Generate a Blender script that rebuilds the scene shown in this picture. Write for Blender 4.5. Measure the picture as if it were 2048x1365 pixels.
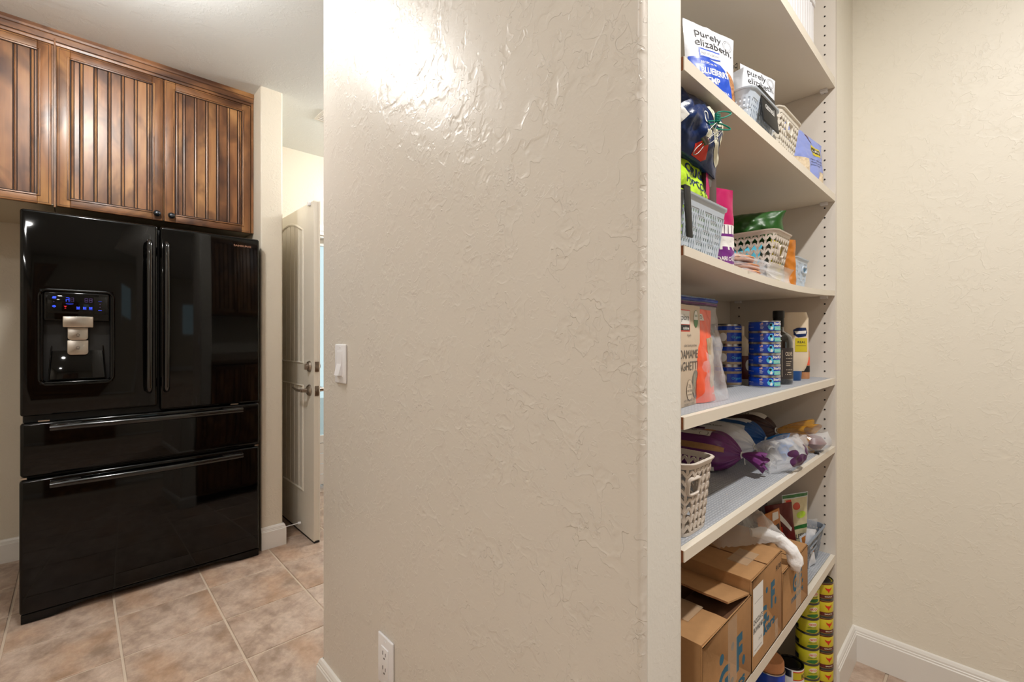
import bpy, bmesh, math, random
from math import sin, cos, pi, radians, sqrt, hypot, atan2
from mathutils import Vector, Matrix, noise

for o in list(bpy.data.objects):
    bpy.data.objects.remove(o, do_unlink=True)
SC = bpy.context.scene
COL = SC.collection
random.seed(7)

# ------------------------------------------------------------------ camera, world, lights, exposure
EYE = 1.208
cam_d = bpy.data.cameras.new('camera')
cam_d.sensor_width = 36.0
cam_d.lens = 915.0 / 2048.0 * 36.0
cam_d.shift_y = -6.5 / 2048.0
cam_d.clip_start = 0.02
cam = bpy.data.objects.new('camera', cam_d)
cam.location = (0, 0, EYE)
cam.rotation_euler = (pi / 2, 0, radians(-43.665))
COL.objects.link(cam)
SC.camera = cam
SC.view_settings.view_transform = 'Standard'
SC.view_settings.look = 'None'
SC.view_settings.exposure = 0.0
SC.view_settings.gamma = 1.0
SC.view_settings.use_curve_mapping = False
try:
    SC.cycles.max_bounces = 10
    SC.cycles.diffuse_bounces = 6
    SC.cycles.glossy_bounces = 4
    SC.cycles.transparent_max_bounces = 16
    SC.cycles.caustics_reflective = False
    SC.cycles.caustics_refractive = False
except Exception:
    pass

world = bpy.data.worlds.new('world')
SC.world = world
world.use_nodes = True
wn = world.node_tree
wn.nodes.clear()
wo = wn.nodes.new('ShaderNodeOutputWorld')
wb = wn.nodes.new('ShaderNodeBackground')
wb.inputs['Color'].default_value = (0.68, 0.90, 0.95, 1)
wb.inputs['Strength'].default_value = 1.0
wn.links.new(wb.outputs[0], wo.inputs[0])

CEIL = 2.64
# ceiling lights: (x, y, watts, radius, colour, kind)
LC = (1.0, 0.968, 0.925)
CANS = [(0.03, 1.97, 48.0, 0.070, LC, 'globe'),
        (0.90, -0.28, 29.0, 0.035, LC, 'can'),
        (1.90, 2.60, 62.0, 0.070, LC, 'globe'),
        (-0.75, 0.10, 17.0, 0.075, LC, 'can'),  # added fill beside the camera, brightens the beige wall
        (-1.30, -1.70, 12.0, 0.075, LC, 'can')]  # added fill behind the camera

# ------------------------------------------------------------------ helpers
def lin(c):
    return tuple(((x / 255.0) / 12.92 if x / 255.0 <= 0.04045 else ((x / 255.0 + 0.055) / 1.055) ** 2.4) for x in c)

def link(o, parent=None):
    COL.objects.link(o)
    if parent is not None:
        o.parent = parent
    return o

class MB:
    """collects verts and faces of one mesh"""
    def __init__(s):
        s.v = []; s.f = []; s.M = None
    def add(s, vs, fs):
        b = len(s.v)
        if s.M is not None:
            vs = [s.M @ Vector(v) for v in vs]
        s.v.extend([tuple(v) for v in vs])
        s.f.extend([tuple(i + b for i in f) for f in fs])
        return s
    def box(s, x0, x1, y0, y1, z0, z1):
        vs = [(x, y, z) for x in (x0, x1) for y in (y0, y1) for z in (z0, z1)]
        return s.add(vs, [(0, 1, 3, 2), (4, 6, 7, 5), (0, 4, 5, 1), (2, 3, 7, 6), (0, 2, 6, 4), (1, 5, 7, 3)])
    def cyl(s, c, r, h, axis='z', n=24, r2=None):
        r2 = r if r2 is None else r2
        vs = []
        for k in range(2):
            rr = r if k == 0 else r2
            for i in range(n):
                a = 2 * pi * i / n
                p = (rr * cos(a), rr * sin(a), h * k)
                if axis == 'x': p = (p[2], p[0], p[1])
                elif axis == 'y': p = (p[1], p[2], p[0])
                vs.append((c[0] + p[0], c[1] + p[1], c[2] + p[2]))
        fs = [(i, (i + 1) % n, n + (i + 1) % n, n + i) for i in range(n)]
        fs += [tuple(range(n - 1, -1, -1)), tuple(range(n, 2 * n))]
        return s.add(vs, fs)
    def tube(s, pts, r, n=10, closed=False, flat=1.0):
        pts = [Vector(p) for p in pts]
        m = len(pts); vs = []; prev = None
        for i, p in enumerate(pts):
            if closed:
                t = pts[(i + 1) % m] - pts[i - 1]
            else:
                t = pts[min(i + 1, m - 1)] - pts[max(i - 1, 0)]
            t.normalize()
            if prev is None:
                a = Vector((0, 0, 1)) if abs(t.z) < 0.9 else Vector((0, 1, 0))
                u = t.cross(a).normalized()
            else:
                u = (prev - t * prev.dot(t)).normalized()
            prev = u
            w = t.cross(u)
            rr = r[i] if isinstance(r, (list, tuple)) else r
            for k in range(n):
                a = 2 * pi * k / n
                vs.append(p + u * (rr * cos(a)) + w * (rr * flat * sin(a)))
        fs = []
        rng = m if closed else m - 1
        for i in range(rng):
            j = (i + 1) % m
            for k in range(n):
                q = (k + 1) % n
                fs.append((i * n + k, i * n + q, j * n + q, j * n + k))
        if not closed:
            fs.append(tuple(range(n - 1, -1, -1)))
            fs.append(tuple((m - 1) * n + k for k in range(n)))
        return s.add(vs, fs)
    def lathe(s, prof, c=(0, 0, 0), n=32, axis='z'):
        vs = []; m = len(prof)
        for (r, z) in prof:
            for k in range(n):
                a = 2 * pi * k / n
                p = (r * cos(a), r * sin(a), z)
                if axis == 'x': p = (p[2], p[0], p[1])
                elif axis == 'y': p = (p[1], p[2], p[0])
                vs.append((c[0] + p[0], c[1] + p[1], c[2] + p[2]))
        fs = []
        for i in range(m - 1):
            for k in range(n):
                q = (k + 1) % n
                fs.append((i * n + k, i * n + q, (i + 1) * n + q, (i + 1) * n + k))
        if prof[0][0] > 1e-6: fs.append(tuple(range(n - 1, -1, -1)))
        if prof[-1][0] > 1e-6: fs.append(tuple((m - 1) * n + k for k in range(n)))
        return s.add(vs, fs)
    def grid(s, fn, nu, nv, wrap=False):
        vs = [fn(i / nu, j / nv) for j in range(nv + 1) for i in range(nu + (0 if wrap else 1))]
        w = nu if wrap else nu + 1
        fs = []
        for j in range(nv):
            for i in range(nu):
                a = j * w + i; b = j * w + (i + 1) % w
                fs.append((a, b, b + w, a + w))
        return s.add(vs, fs)
    def prism(s, poly, h0, h1, axis='z'):
        n = len(poly); vs = []
        for h in (h0, h1):
            for (a, b) in poly:
                vs.append({'z': (a, b, h), 'y': (a, h, b), 'x': (h, a, b)}[axis])
        fs = [(i, (i + 1) % n, n + (i + 1) % n, n + i) for i in range(n)]
        fs += [tuple(range(n - 1, -1, -1)), tuple(range(n, 2 * n))]
        return s.add(vs, fs)
    def build(s, name, mat, parent=None, smooth=False, bevel=0.0, seg=2, angle=35):
        me = bpy.data.meshes.new(name)
        me.from_pydata(s.v, [], s.f)
        bm = bmesh.new(); bm.from_mesh(me)
        bmesh.ops.remove_doubles(bm, verts=bm.verts, dist=1e-6)
        bmesh.ops.recalc_face_normals(bm, faces=bm.faces)
        if bevel > 0:
            es = [e for e in bm.edges if len(e.link_faces) == 2 and e.calc_face_angle(0) > radians(30)]
            bmesh.ops.bevel(bm, geom=es, offset=bevel, segments=seg, profile=0.5, affect='EDGES', clamp_overlap=True)
            smooth = True
        if smooth:
            for f in bm.faces: f.smooth = True
            for e in bm.edges:
                if len(e.link_faces) == 2 and e.calc_face_angle(0) > radians(angle):
                    e.smooth = False
        bm.to_mesh(me); bm.free()
        me.materials.append(mat)
        return link(bpy.data.objects.new(name, me), parent)

def tag(o, label=None, cat=None, group=None, kind=None):
    if label: o['label'] = label
    if cat: o['category'] = cat
    if group: o['group'] = group
    if kind: o['kind'] = kind
    return o

def thing(name, label, cat, loc=(0, 0, 0), rz=0.0, group=None, rx=0.0, ry=0.0):
    o = bpy.data.objects.new(name, None)
    o.empty_display_size = 0.05
    o.location = loc
    o.rotation_euler = (rx, ry, rz)
    link(o)
    return tag(o, label, cat, group)

def structure(o, label=None):
    o['kind'] = 'structure'
    if label: o['label'] = label
    return o

def copy_tree(o, parent=None, label=None):
    c = o.copy(); link(c, parent)
    if label: c['label'] = label
    for ch in list(o.children):
        copy_tree(ch, c)
    return c

# ---- surface prints: polygons laid over a surface function S(u, v) -> point
def surf_mesh(name, polys, S, mat, parent, off=0.0006, maxlen=0.012):
    bm = bmesh.new()
    for (vs, fs) in polys:
        bv = [bm.verts.new((x, y, 0)) for (x, y) in vs]
        for f in fs:
            try: bm.faces.new([bv[i] for i in f])
            except ValueError: pass
    bmesh.ops.triangulate(bm, faces=bm.faces)
    for _ in range(5):
        es = [e for e in bm.edges if e.calc_length() > maxlen]
        if not es: break
        bmesh.ops.subdivide_edges(bm, edges=es, cuts=1)
        bmesh.ops.triangulate(bm, faces=bm.faces)
    h = 1e-3
    for v in bm.verts:
        u, w = v.co.x, v.co.y
        p = Vector(S(u, w))
        n = (Vector(S(u + h, w)) - Vector(S(u - h, w))).cross(Vector(S(u, w + h)) - Vector(S(u, w - h)))
        n = n.normalized() if n.length > 1e-12 else Vector((0, -1, 0))
        v.co = p + n * off
    me = bpy.data.meshes.new(name)
    bm.to_mesh(me); bm.free()
    me.materials.append(mat)
    return link(bpy.data.objects.new(name, me), parent)

def P(*pts):
    return (list(pts), [tuple(range(len(pts)))])
def R(x0, x1, y0, y1):
    return P((x0, y0), (x1, y0), (x1, y1), (x0, y1))
def ell(cx, cy, a, b, n=24):
    return P(*[(cx + a * cos(2 * pi * k / n), cy + b * sin(2 * pi * k / n)) for k in range(n)])
def ring(cx, cy, a, b, t, n=28):
    vs = []; fs = []
    for k in range(n):
        q = 2 * pi * k / n
        vs += [(cx + a * cos(q), cy + b * sin(q)), (cx + (a - t) * cos(q), cy + (b - t) * sin(q))]
    for k in range(n):
        i = 2 * k; j = 2 * ((k + 1) % n)
        fs.append((i, j, j + 1, i + 1))
    return (vs, fs)
def stroke(pts, t):
    out = []
    for (a, b) in zip(pts[:-1], pts[1:]):
        d = Vector((b[0] - a[0], b[1] - a[1])); L = d.length or 1e-9
        n = Vector((-d.y, d.x)) / L * t / 2; e = d / L * t / 2
        out.append(P((a[0] - e.x - n.x, a[1] - e.y - n.y), (b[0] + e.x - n.x, b[1] + e.y - n.y),
                     (b[0] + e.x + n.x, b[1] + e.y + n.y), (a[0] - e.x + n.x, a[1] - e.y + n.y)))
    return out

_font_cache = {}
def text_poly(txt, x, y, size, width=None, bold=0.0, shear=0.0, align='LEFT', rot=0.0, xs=1.0):
    key = (txt, bold, shear)
    if key not in _font_cache:
        c = bpy.data.curves.new('lettering', 'FONT')
        c.body = txt; c.size = 1.0; c.offset = bold; c.shear = shear
        c.resolution_u = 3
        o = bpy.data.objects.new('lettering', c)
        COL.objects.link(o)
        bpy.context.view_layer.update()
        dg = bpy.context.evaluated_depsgraph_get()
        me = bpy.data.meshes.new_from_object(o.evaluated_get(dg))
        vs = [(v.co.x, v.co.y) for v in me.vertices]
        fs = [tuple(p.vertices) for p in me.polygons]
        bpy.data.objects.remove(o, do_unlink=True)
        bpy.data.meshes.remove(me)
        _font_cache[key] = (vs, fs)
    vs, fs = _font_cache[key]
    if not vs: return ([], [])
    x0 = min(v[0] for v in vs); x1 = max(v[0] for v in vs)
    sx = size * xs
    if width: sx = width / (x1 - x0)
    sy = size
    ax = {'LEFT': 0, 'CENTER': (x1 - x0) * sx / 2, 'RIGHT': (x1 - x0) * sx}[align]
    out = []
    for (a, b) in vs:
        p = (a - x0) * sx - ax; q = b * sy
        out.append((x + p * cos(rot) - q * sin(rot), y + p * sin(rot) + q * cos(rot)))
    return (out, fs)

# ------------------------------------------------------------------ materials
def new_mat(name):
    m = bpy.data.materials.new(name)
    m.use_nodes = True
    nt = m.node_tree
    b = nt.nodes['Principled BSDF']
    return m, nt, b

def pmat(name, col, rough=0.5, metal=0.0, coat=0.0, spec=0.5, bump=None, emit=None, estr=0.0, alpha=1.0, trans=0.0, var=0.0):
    m, nt, b = new_mat(name)
    c = lin(col) + (1,)
    b.inputs['Base Color'].default_value = c
    b.inputs['Roughness'].default_value = rough
    b.inputs['Metallic'].default_value = metal
    b.inputs['Coat Weight'].default_value = coat
    b.inputs['Specular IOR Level'].default_value = spec
    b.inputs['Alpha'].default_value = alpha
    b.inputs['Transmission Weight'].default_value = trans
    if emit:
        b.inputs['Emission Color'].default_value = lin(emit) + (1,)
        b.inputs['Emission Strength'].default_value = estr
    if bump or var:
        tc = nt.nodes.new('ShaderNodeTexCoord')
        no = nt.nodes.new('ShaderNodeTexNoise')
        sc, st = bump if bump else (30, 0)
        no.inputs['Scale'].default_value = sc
        no.inputs['Detail'].default_value = 4
        nt.links.new(tc.outputs['Object'], no.inputs['Vector'])
        if bump:
            bp = nt.nodes.new('ShaderNodeBump')
            bp.inputs['Strength'].default_value = 1.0
            bp.inputs['Distance'].default_value = st
            nt.links.new(no.outputs['Fac'], bp.inputs['Height'])
            nt.links.new(bp.outputs[0], b.inputs['Normal'])
        if var:
            mx = nt.nodes.new('ShaderNodeMix'); mx.data_type = 'RGBA'
            mx.inputs['A'].default_value = tuple(x * (1 - var) for x in c[:3]) + (1,)
            mx.inputs['B'].default_value = tuple(min(1, x * (1 + var)) for x in c[:3]) + (1,)
            nt.links.new(no.outputs['Fac'], mx.inputs['Factor'])
            nt.links.new(mx.outputs['Result'], b.inputs['Base Color'])
    return m

def N(nt, typ, **kw):
    n = nt.nodes.new(typ)
    for k, v in kw.items():
        if k in n.inputs: n.inputs[k].default_value = v
        else: setattr(n, k, v)
    return n

def wall_mat(name, col, amount=1.0, rough=0.42, scale=21.0, spec=0.5):
    m, nt, b = new_mat(name)
    L = nt.links.new
    tc = N(nt, 'ShaderNodeTexCoord')
    ma = N(nt, 'ShaderNodeMapping')
    L(tc.outputs['Object'], ma.inputs['Vector'])
    hs = []
    for sc, lo, hi, off, w in ((scale, .50, .505, 0.0, 1.0), (scale * 1.25, .53, .535, 7.3, .8), (scale * 2.1, .58, .587, 3.1, .6)):
        mp = N(nt, 'ShaderNodeMapping'); mp.inputs['Location'].default_value = (off, off * .7, off * 1.3)
        L(ma.outputs[0], mp.inputs['Vector'])
        n = N(nt, 'ShaderNodeTexNoise', Scale=sc, Detail=2.2, Distortion=0.3)
        L(mp.outputs[0], n.inputs['Vector'])
        r = N(nt, 'ShaderNodeMapRange'); r.interpolation_type = 'SMOOTHSTEP'
        r.inputs['From Min'].default_value = lo; r.inputs['From Max'].default_value = hi
        L(n.outputs['Fac'], r.inputs['Value'])
        # the plateau sinks back into the wall away from its crisp edge
        r2 = N(nt, 'ShaderNodeMapRange'); r2.interpolation_type = 'SMOOTHSTEP'
        r2.inputs['From Min'].default_value = hi; r2.inputs['From Max'].default_value = hi + .13
        r2.inputs['To Min'].default_value = 1.0; r2.inputs['To Max'].default_value = 0.0
        L(n.outputs['Fac'], r2.inputs['Value'])
        mu = N(nt, 'ShaderNodeMath', operation='MULTIPLY')
        L(r.outputs[0], mu.inputs[0]); L(r2.outputs[0], mu.inputs[1])
        # only here and there
        nm = N(nt, 'ShaderNodeTexNoise', Scale=sc * .45, Detail=1.0)
        L(mp.outputs[0], nm.inputs['Vector'])
        r3 = N(nt, 'ShaderNodeMapRange'); r3.interpolation_type = 'SMOOTHSTEP'
        r3.inputs['From Min'].default_value = .40; r3.inputs['From Max'].default_value = .60
        L(nm.outputs['Fac'], r3.inputs['Value'])
        m2 = N(nt, 'ShaderNodeMath', operation='MULTIPLY')
        L(mu.outputs[0], m2.inputs[0]); L(r3.outputs[0], m2.inputs[1])
        m3 = N(nt, 'ShaderNodeMath', operation='MULTIPLY'); m3.inputs[1].default_value = w
        L(m2.outputs[0], m3.inputs[0])
        hs.append(m3)
    a = N(nt, 'ShaderNodeMath', operation='ADD'); L(hs[0].outputs[0], a.inputs[0]); L(hs[1].outputs[0], a.inputs[1])
    a2 = N(nt, 'ShaderNodeMath', operation='ADD'); L(a.outputs[0], a2.inputs[0]); L(hs[2].outputs[0], a2.inputs[1])
    fine = N(nt, 'ShaderNodeTexNoise', Scale=170.0, Detail=2.0)
    L(ma.outputs[0], fine.inputs['Vector'])
    b1 = N(nt, 'ShaderNodeBump'); b1.inputs['Distance'].default_value = 0.0008 * amount; b1.inputs['Strength'].default_value = 1.0
    L(a2.outputs[0], b1.inputs['Height'])
    b2 = N(nt, 'ShaderNodeBump'); b2.inputs['Distance'].default_value = 0.00022; b2.inputs['Strength'].default_value = 1.0
    L(fine.outputs['Fac'], b2.inputs['Height']); L(b1.outputs[0], b2.inputs['Normal'])
    L(b2.outputs[0], b.inputs['Normal'])
    b.inputs['Base Color'].default_value = lin(col) + (1,)
    b.inputs['Roughness'].default_value = rough
    b.inputs['Specular IOR Level'].default_value = spec
    return m

def wood_mat(name, base=(138, 92, 54), dark=(88, 52, 28), light=(172, 126, 78), axis='z'):
    m, nt, b = new_mat(name)
    L = nt.links.new
    tc = N(nt, 'ShaderNodeTexCoord')
    oi = N(nt, 'ShaderNodeObjectInfo')
    cb = N(nt, 'ShaderNodeCombineXYZ')
    L(oi.outputs['Random'], cb.inputs['X']); L(oi.outputs['Random'], cb.inputs['Z'])
    vm = N(nt, 'ShaderNodeVectorMath', operation='MULTIPLY_ADD')
    vm.inputs[1].default_value = (9, 9, 9)
    L(cb.outputs[0], vm.inputs[0]); L(tc.outputs['Object'], vm.inputs[2])
    mp = N(nt, 'ShaderNodeMapping')
    mp.inputs['Scale'].default_value = (9, 9, 1.6) if axis == 'z' else (1.6, 9, 9)
    L(vm.outputs[0], mp.inputs['Vector'])
    n1 = N(nt, 'ShaderNodeTexNoise', Scale=1.0, Detail=3.0, Roughness=.5, Distortion=.8)
    L(mp.outputs[0], n1.inputs['Vector'])
    # wide blotches
    mp3 = N(nt, 'ShaderNodeMapping'); mp3.inputs['Scale'].default_value = (1, 1, .55) if axis == 'z' else (.55, 1, 1)
    L(vm.outputs[0], mp3.inputs['Vector'])
    n2 = N(nt, 'ShaderNodeTexNoise', Scale=6.5, Detail=3.0, Roughness=.5, Distortion=.9)
    L(mp3.outputs[0], n2.inputs['Vector'])
    mp2 = N(nt, 'ShaderNodeMapping')
    mp2.inputs['Scale'].default_value = (120, 120, 5) if axis == 'z' else (5, 120, 120)
    L(vm.outputs[0], mp2.inputs['Vector'])
    n3 = N(nt, 'ShaderNodeTexNoise', Scale=1.5, Detail=3.0)
    L(mp2.outputs[0], n3.inputs['Vector'])
    r1 = N(nt, 'ShaderNodeValToRGB')
    e = r1.color_ramp.elements
    e[0].position = .33; e[0].color = lin(dark) + (1,)
    e[1].position = .68; e[1].color = lin(light) + (1,)
    x = e.new(.5); x.color = lin(base) + (1,)
    L(n1.outputs['Fac'], r1.inputs['Fac'])
    r2 = N(nt, 'ShaderNodeValToRGB')
    e = r2.color_ramp.elements
    e[0].position = .35; e[0].color = (0.20, 0.14, 0.13, 1)
    e[1].position = .53; e[1].color = (1, 1, 1, 1)
    L(n2.outputs['Fac'], r2.inputs['Fac'])
    mx = N(nt, 'ShaderNodeMix'); mx.data_type = 'RGBA'; mx.blend_type = 'MULTIPLY'
    mx.inputs['Factor'].default_value = .8
    L(r1.outputs[0], mx.inputs['A']); L(r2.outputs[0], mx.inputs['B'])
    r3 = N(nt, 'ShaderNodeMapRange'); r3.inputs['To Min'].default_value = .82; r3.inputs['To Max'].default_value = 1.12
    L(n3.outputs['Fac'], r3.inputs['Value'])
    mx2 = N(nt, 'ShaderNodeMix'); mx2.data_type = 'RGBA'; mx2.blend_type = 'MULTIPLY'
    mx2.inputs['Factor'].default_value = 1
    L(mx.outputs['Result'], mx2.inputs['A']); L(r3.outputs[0], mx2.inputs['B'])
    L(mx2.outputs['Result'], b.inputs['Base Color'])
    b.inputs['Roughness'].default_value = .40
    b.inputs['Coat Weight'].default_value = .18
    b.inputs['Coat Roughness'].default_value = .25
    return m

def tile_mat():
    m, nt, b = new_mat('floor_tile')
    L = nt.links.new
    tc = N(nt, 'ShaderNodeTexCoord')
    oi = N(nt, 'ShaderNodeObjectInfo')
    vm = N(nt, 'ShaderNodeVectorMath', operation='MULTIPLY_ADD'); vm.inputs[1].default_value = (1.2, .9, .4)
    cb = N(nt, 'ShaderNodeCombineXYZ')
    for k in 'XYZ': L(oi.outputs['Random'], cb.inputs[k])
    L(cb.outputs[0], vm.inputs[0]); L(tc.outputs['Object'], vm.inputs[2])
    mp = N(nt, 'ShaderNodeMapping'); mp.inputs['Scale'].default_value = (1.1, .9, 1); mp.inputs['Rotation'].default_value = (0, 0, -.4)
    L(vm.outputs[0], mp.inputs['Vector'])
    n1 = N(nt, 'ShaderNodeTexNoise', Scale=11.0, Detail=7.0, Roughness=.66, Distortion=.15)
    n2 = N(nt, 'ShaderNodeTexNoise', Scale=4.0, Detail=4.0, Distortion=.3)
    n3 = N(nt, 'ShaderNodeTexNoise', Scale=42.0, Detail=6.0, Roughness=.75)
    for n in (n1, n2, n3): L(mp.outputs[0], n.inputs['Vector'])
    r1 = N(nt, 'ShaderNodeValToRGB'); e = r1.color_ramp.elements
    e[0].position = .34; e[0].color = lin((146, 124, 108)) + (1,)
    e[1].position = .66; e[1].color = lin((198, 178, 162)) + (1,)
    x = e.new(.50); x.color = lin((176, 154, 138)) + (1,)
    L(n1.outputs['Fac'], r1.inputs['Fac'])
    r2 = N(nt, 'ShaderNodeMapRange'); r2.inputs['From Min'].default_value = .54; r2.inputs['From Max'].default_value = .72
    r2.inputs['To Max'].default_value = .38
    L(n2.outputs['Fac'], r2.inputs['Value'])
    mx = N(nt, 'ShaderNodeMix'); mx.data_type = 'RGBA'
    mx.inputs['B'].default_value = lin((180, 136, 98)) + (1,)
    L(r2.outputs[0], mx.inputs['Factor']); L(r1.outputs[0], mx.inputs['A'])
    r3 = N(nt, 'ShaderNodeMapRange'); r3.inputs['From Min'].default_value = .3; r3.inputs['From Max'].default_value = .7
    r3.inputs['To Min'].default_value = .84; r3.inputs['To Max'].default_value = 1.1
    L(n3.outputs['Fac'], r3.inputs['Value'])
    mx2 = N(nt, 'ShaderNodeMix'); mx2.data_type = 'RGBA'; mx2.blend_type = 'MULTIPLY'; mx2.inputs['Factor'].default_value = 1
    L(mx.outputs['Result'], mx2.inputs['A']); L(r3.outputs[0], mx2.inputs['B'])
    L(mx2.outputs['Result'], b.inputs['Base Color'])
    b.inputs['Roughness'].default_value = .45
    bp = N(nt, 'ShaderNodeBump'); bp.inputs['Distance'].default_value = .0012; bp.inputs['Strength'].default_value = 1
    L(n1.outputs['Fac'], bp.inputs['Height']); L(bp.outputs[0], b.inputs['Normal'])
    return m

def liner_mat():
    m, nt, b = new_mat('grey_liner')
    L = nt.links.new
    tc = N(nt, 'ShaderNodeTexCoord')
    mp = N(nt, 'ShaderNodeMapping'); mp.inputs['Rotation'].default_value = (0, 0, 0)
    L(tc.outputs['Object'], mp.inputs['Vector'])
    w1 = N(nt, 'ShaderNodeTexWave', Scale=24.0, Distortion=1.5); w1.bands_direction = 'X'
    w2 = N(nt, 'ShaderNodeTexWave', Scale=52.0, Distortion=.6); w2.bands_direction = 'Y'
    L(mp.outputs[0], w1.inputs['Vector']); L(mp.outputs[0], w2.inputs['Vector'])
    a = N(nt, 'ShaderNodeMath', operation='MULTIPLY'); L(w1.outputs['Fac'], a.inputs[0]); L(w2.outputs['Fac'], a.inputs[1])
    bp = N(nt, 'ShaderNodeBump'); bp.inputs['Distance'].default_value = .0012; bp.inputs['Strength'].default_value = .8
    L(a.outputs[0], bp.inputs['Height']); L(bp.outputs[0], b.inputs['Normal'])
    mx = N(nt, 'ShaderNodeMix'); mx.data_type = 'RGBA'
    mx.inputs['A'].default_value = lin((158, 162, 170)) + (1,); mx.inputs['B'].default_value = lin((182, 185, 190)) + (1,)
    L(a.outputs[0], mx.inputs['Factor']); L(mx.outputs['Result'], b.inputs['Base Color'])
    b.inputs['Roughness'].default_value = .6
    return m

def film_mat(name, tint=(235, 238, 245), amount=.10, rough=.12, bump=(14, .004)):
    """thin clear or tinted plastic film"""
    m, nt, b = new_mat(name)
    L = nt.links.new
    b.inputs['Base Color'].default_value = lin(tint) + (1,)
    b.inputs['Roughness'].default_value = rough
    b.inputs['Specular IOR Level'].default_value = .9
    tc = N(nt, 'ShaderNodeTexCoord')
    no = N(nt, 'ShaderNodeTexNoise', Scale=bump[0], Detail=3.0, Distortion=1.0)
    L(tc.outputs['Object'], no.inputs['Vector'])
    bp = N(nt, 'ShaderNodeBump'); bp.inputs['Distance'].default_value = bump[1]; bp.inputs['Strength'].default_value = 1
    L(no.outputs['Fac'], bp.inputs['Height']); L(bp.outputs[0], b.inputs['Normal'])
    lw = N(nt, 'ShaderNodeLayerWeight', Blend=.35); L(bp.outputs[0], lw.inputs['Normal'])
    mr = N(nt, 'ShaderNodeMapRange'); mr.inputs['To Min'].default_value = amount; mr.inputs['To Max'].default_value = min(1, amount + .45)
    L(lw.outputs['Facing'], mr.inputs['Value'])
    L(mr.outputs[0], b.inputs['Alpha'])
    return m

def board_mat():
    m = pmat('cardboard', (172, 130, 86), .8, bump=(60, .0006), var=.10)
    return m

M = {}
M['wall'] = wall_mat('wall_paint', (212, 206, 197), 1.0, rough=.36, spec=.38)
M['wall_end'] = wall_mat('wall_end_lit', (228, 227, 221), .12, rough=.45)  # lighter copy of the wall colour, pantry light put into it; smoother relief
M['wall_soft'] = wall_mat('wall_paint_soft', (214, 206, 190), .55, rough=.5)
M['wall_warm'] = wall_mat('wall_paint_pantry', (231, 226, 213), .6, rough=.45, scale=22)
M['ceiling'] = wall_mat('ceiling_paint', (224, 229, 230), .5, rough=.6)
M['trim'] = pmat('trim_paint', (228, 226, 222), .35, bump=(40, .0002))
M['door'] = pmat('door_paint', (222, 216, 204), .38, bump=(60, .0003))
M['tile'] = tile_mat()
M['grout'] = pmat('grout', (198, 182, 164), .85, bump=(120, .0006))
M['wood'] = wood_mat('stained_alder')
M['woodh'] = wood_mat('stained_alder_rail', axis='x')
M['glaze'] = pmat('wood_glaze', (34, 16, 8), .7)
M['woodin'] = pmat('cabinet_underside', (206, 194, 170), .6)
M['shelf'] = pmat('shelf_melamine', (222, 214, 200), .38, bump=(25, .0002))
M['panel'] = pmat('panel_melamine', (214, 207, 198), .45)
M['edge_raw'] = pmat('raw_particle_board', (150, 96, 62), .9, bump=(300, .001), var=.3)
M['hole'] = pmat('peg_hole_dark', (18, 14, 12), .9)
M['liner'] = liner_mat()
M['black'] = pmat('black_gloss', (3, 3, 3), .05, coat=.0, spec=.32)
M['blackp'] = pmat('black_plastic', (6, 6, 7), .2, spec=.3)
M['blackm'] = pmat('black_matte', (7, 7, 7), .55)
M['blackh'] = pmat('black_handle', (7, 7, 8), .10, metal=.0, coat=.0, spec=.75)
M['steel'] = pmat('brushed_steel', (196, 188, 178), .28, metal=1.0)
M['nickel'] = pmat('satin_nickel', (170, 160, 150), .28, metal=1.0)
M['pewter'] = pmat('pewter_knob', (74, 78, 84), .35, metal=1.0)
M['tin'] = pmat('tin_rim', (186, 190, 196), .25, metal=1.0)
M['tindark'] = pmat('tin_lid', (96, 98, 100), .32, metal=1.0)
M['whitep'] = pmat('white_plastic', (232, 232, 236), .3)
M['slot'] = pmat('slot_dark', (40, 34, 30), .7)
M['board'] = board_mat()
M['boardedge'] = pmat('cardboard_edge', (136, 92, 56), .9, bump=(200, .001))
M['boardin'] = pmat('cardboard_inside', (92, 60, 36), .9)
M['inkblue'] = pmat('ink_blue', (20, 92, 122), .7)
M['ink'] = pmat('ink_black', (26, 24, 26), .6)
M['inkgrey'] = pmat('ink_grey', (92, 88, 84), .6)
M['paper'] = pmat('paper_white', (230, 229, 226), .6)
M['bagwhite'] = pmat('bag_white', (216, 220, 228), .42, bump=(26, .0025))
M['royal'] = pmat('print_royal_blue', (22, 72, 186), .4)
M['navy'] = pmat('bag_navy', (16, 42, 92), .25, bump=(22, .004))
M['navyd'] = pmat('print_dark_navy', (12, 20, 48), .4)
M['cream'] = pmat('print_cream', (226, 224, 200), .4)
M['red'] = pmat('print_red', (206, 44, 26), .4)
M['lime'] = pmat('bag_lime', (184, 222, 50), .3, bump=(18, .004))
M['teal'] = pmat('teal_wire', (0, 132, 112), .3)
M['wire'] = pmat('steel_wire', (120, 118, 116), .35, metal=1.0)
M['magenta'] = pmat('carton_magenta', (178, 0, 88), .4)
M['brownd'] = pmat('carton_dark_brown', (58, 34, 32), .4)
M['purple'] = pmat('bag_purple', (112, 40, 126), .35, bump=(20, .003))
M['purplel'] = pmat('bag_purple_bread', (108, 46, 110), .3, bump=(20, .003))
M['purpled'] = pmat('print_plum', (74, 30, 78), .4)
M['basketb'] = pmat('basket_light_blue', (190, 202, 216), .45)
M['basketg'] = pmat('basket_beige', (206, 196, 186), .45)
M['basketw'] = pmat('basket_cream', (214, 208, 196), .45)
M['basketd'] = pmat('basket_grey_blue', (128, 136, 148), .4)
M['green'] = pmat('bag_green', (26, 78, 16), .42, bump=(16, .005))
M['orangeb'] = pmat('bag_amber', (184, 112, 36), .35, bump=(24, .004))
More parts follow.
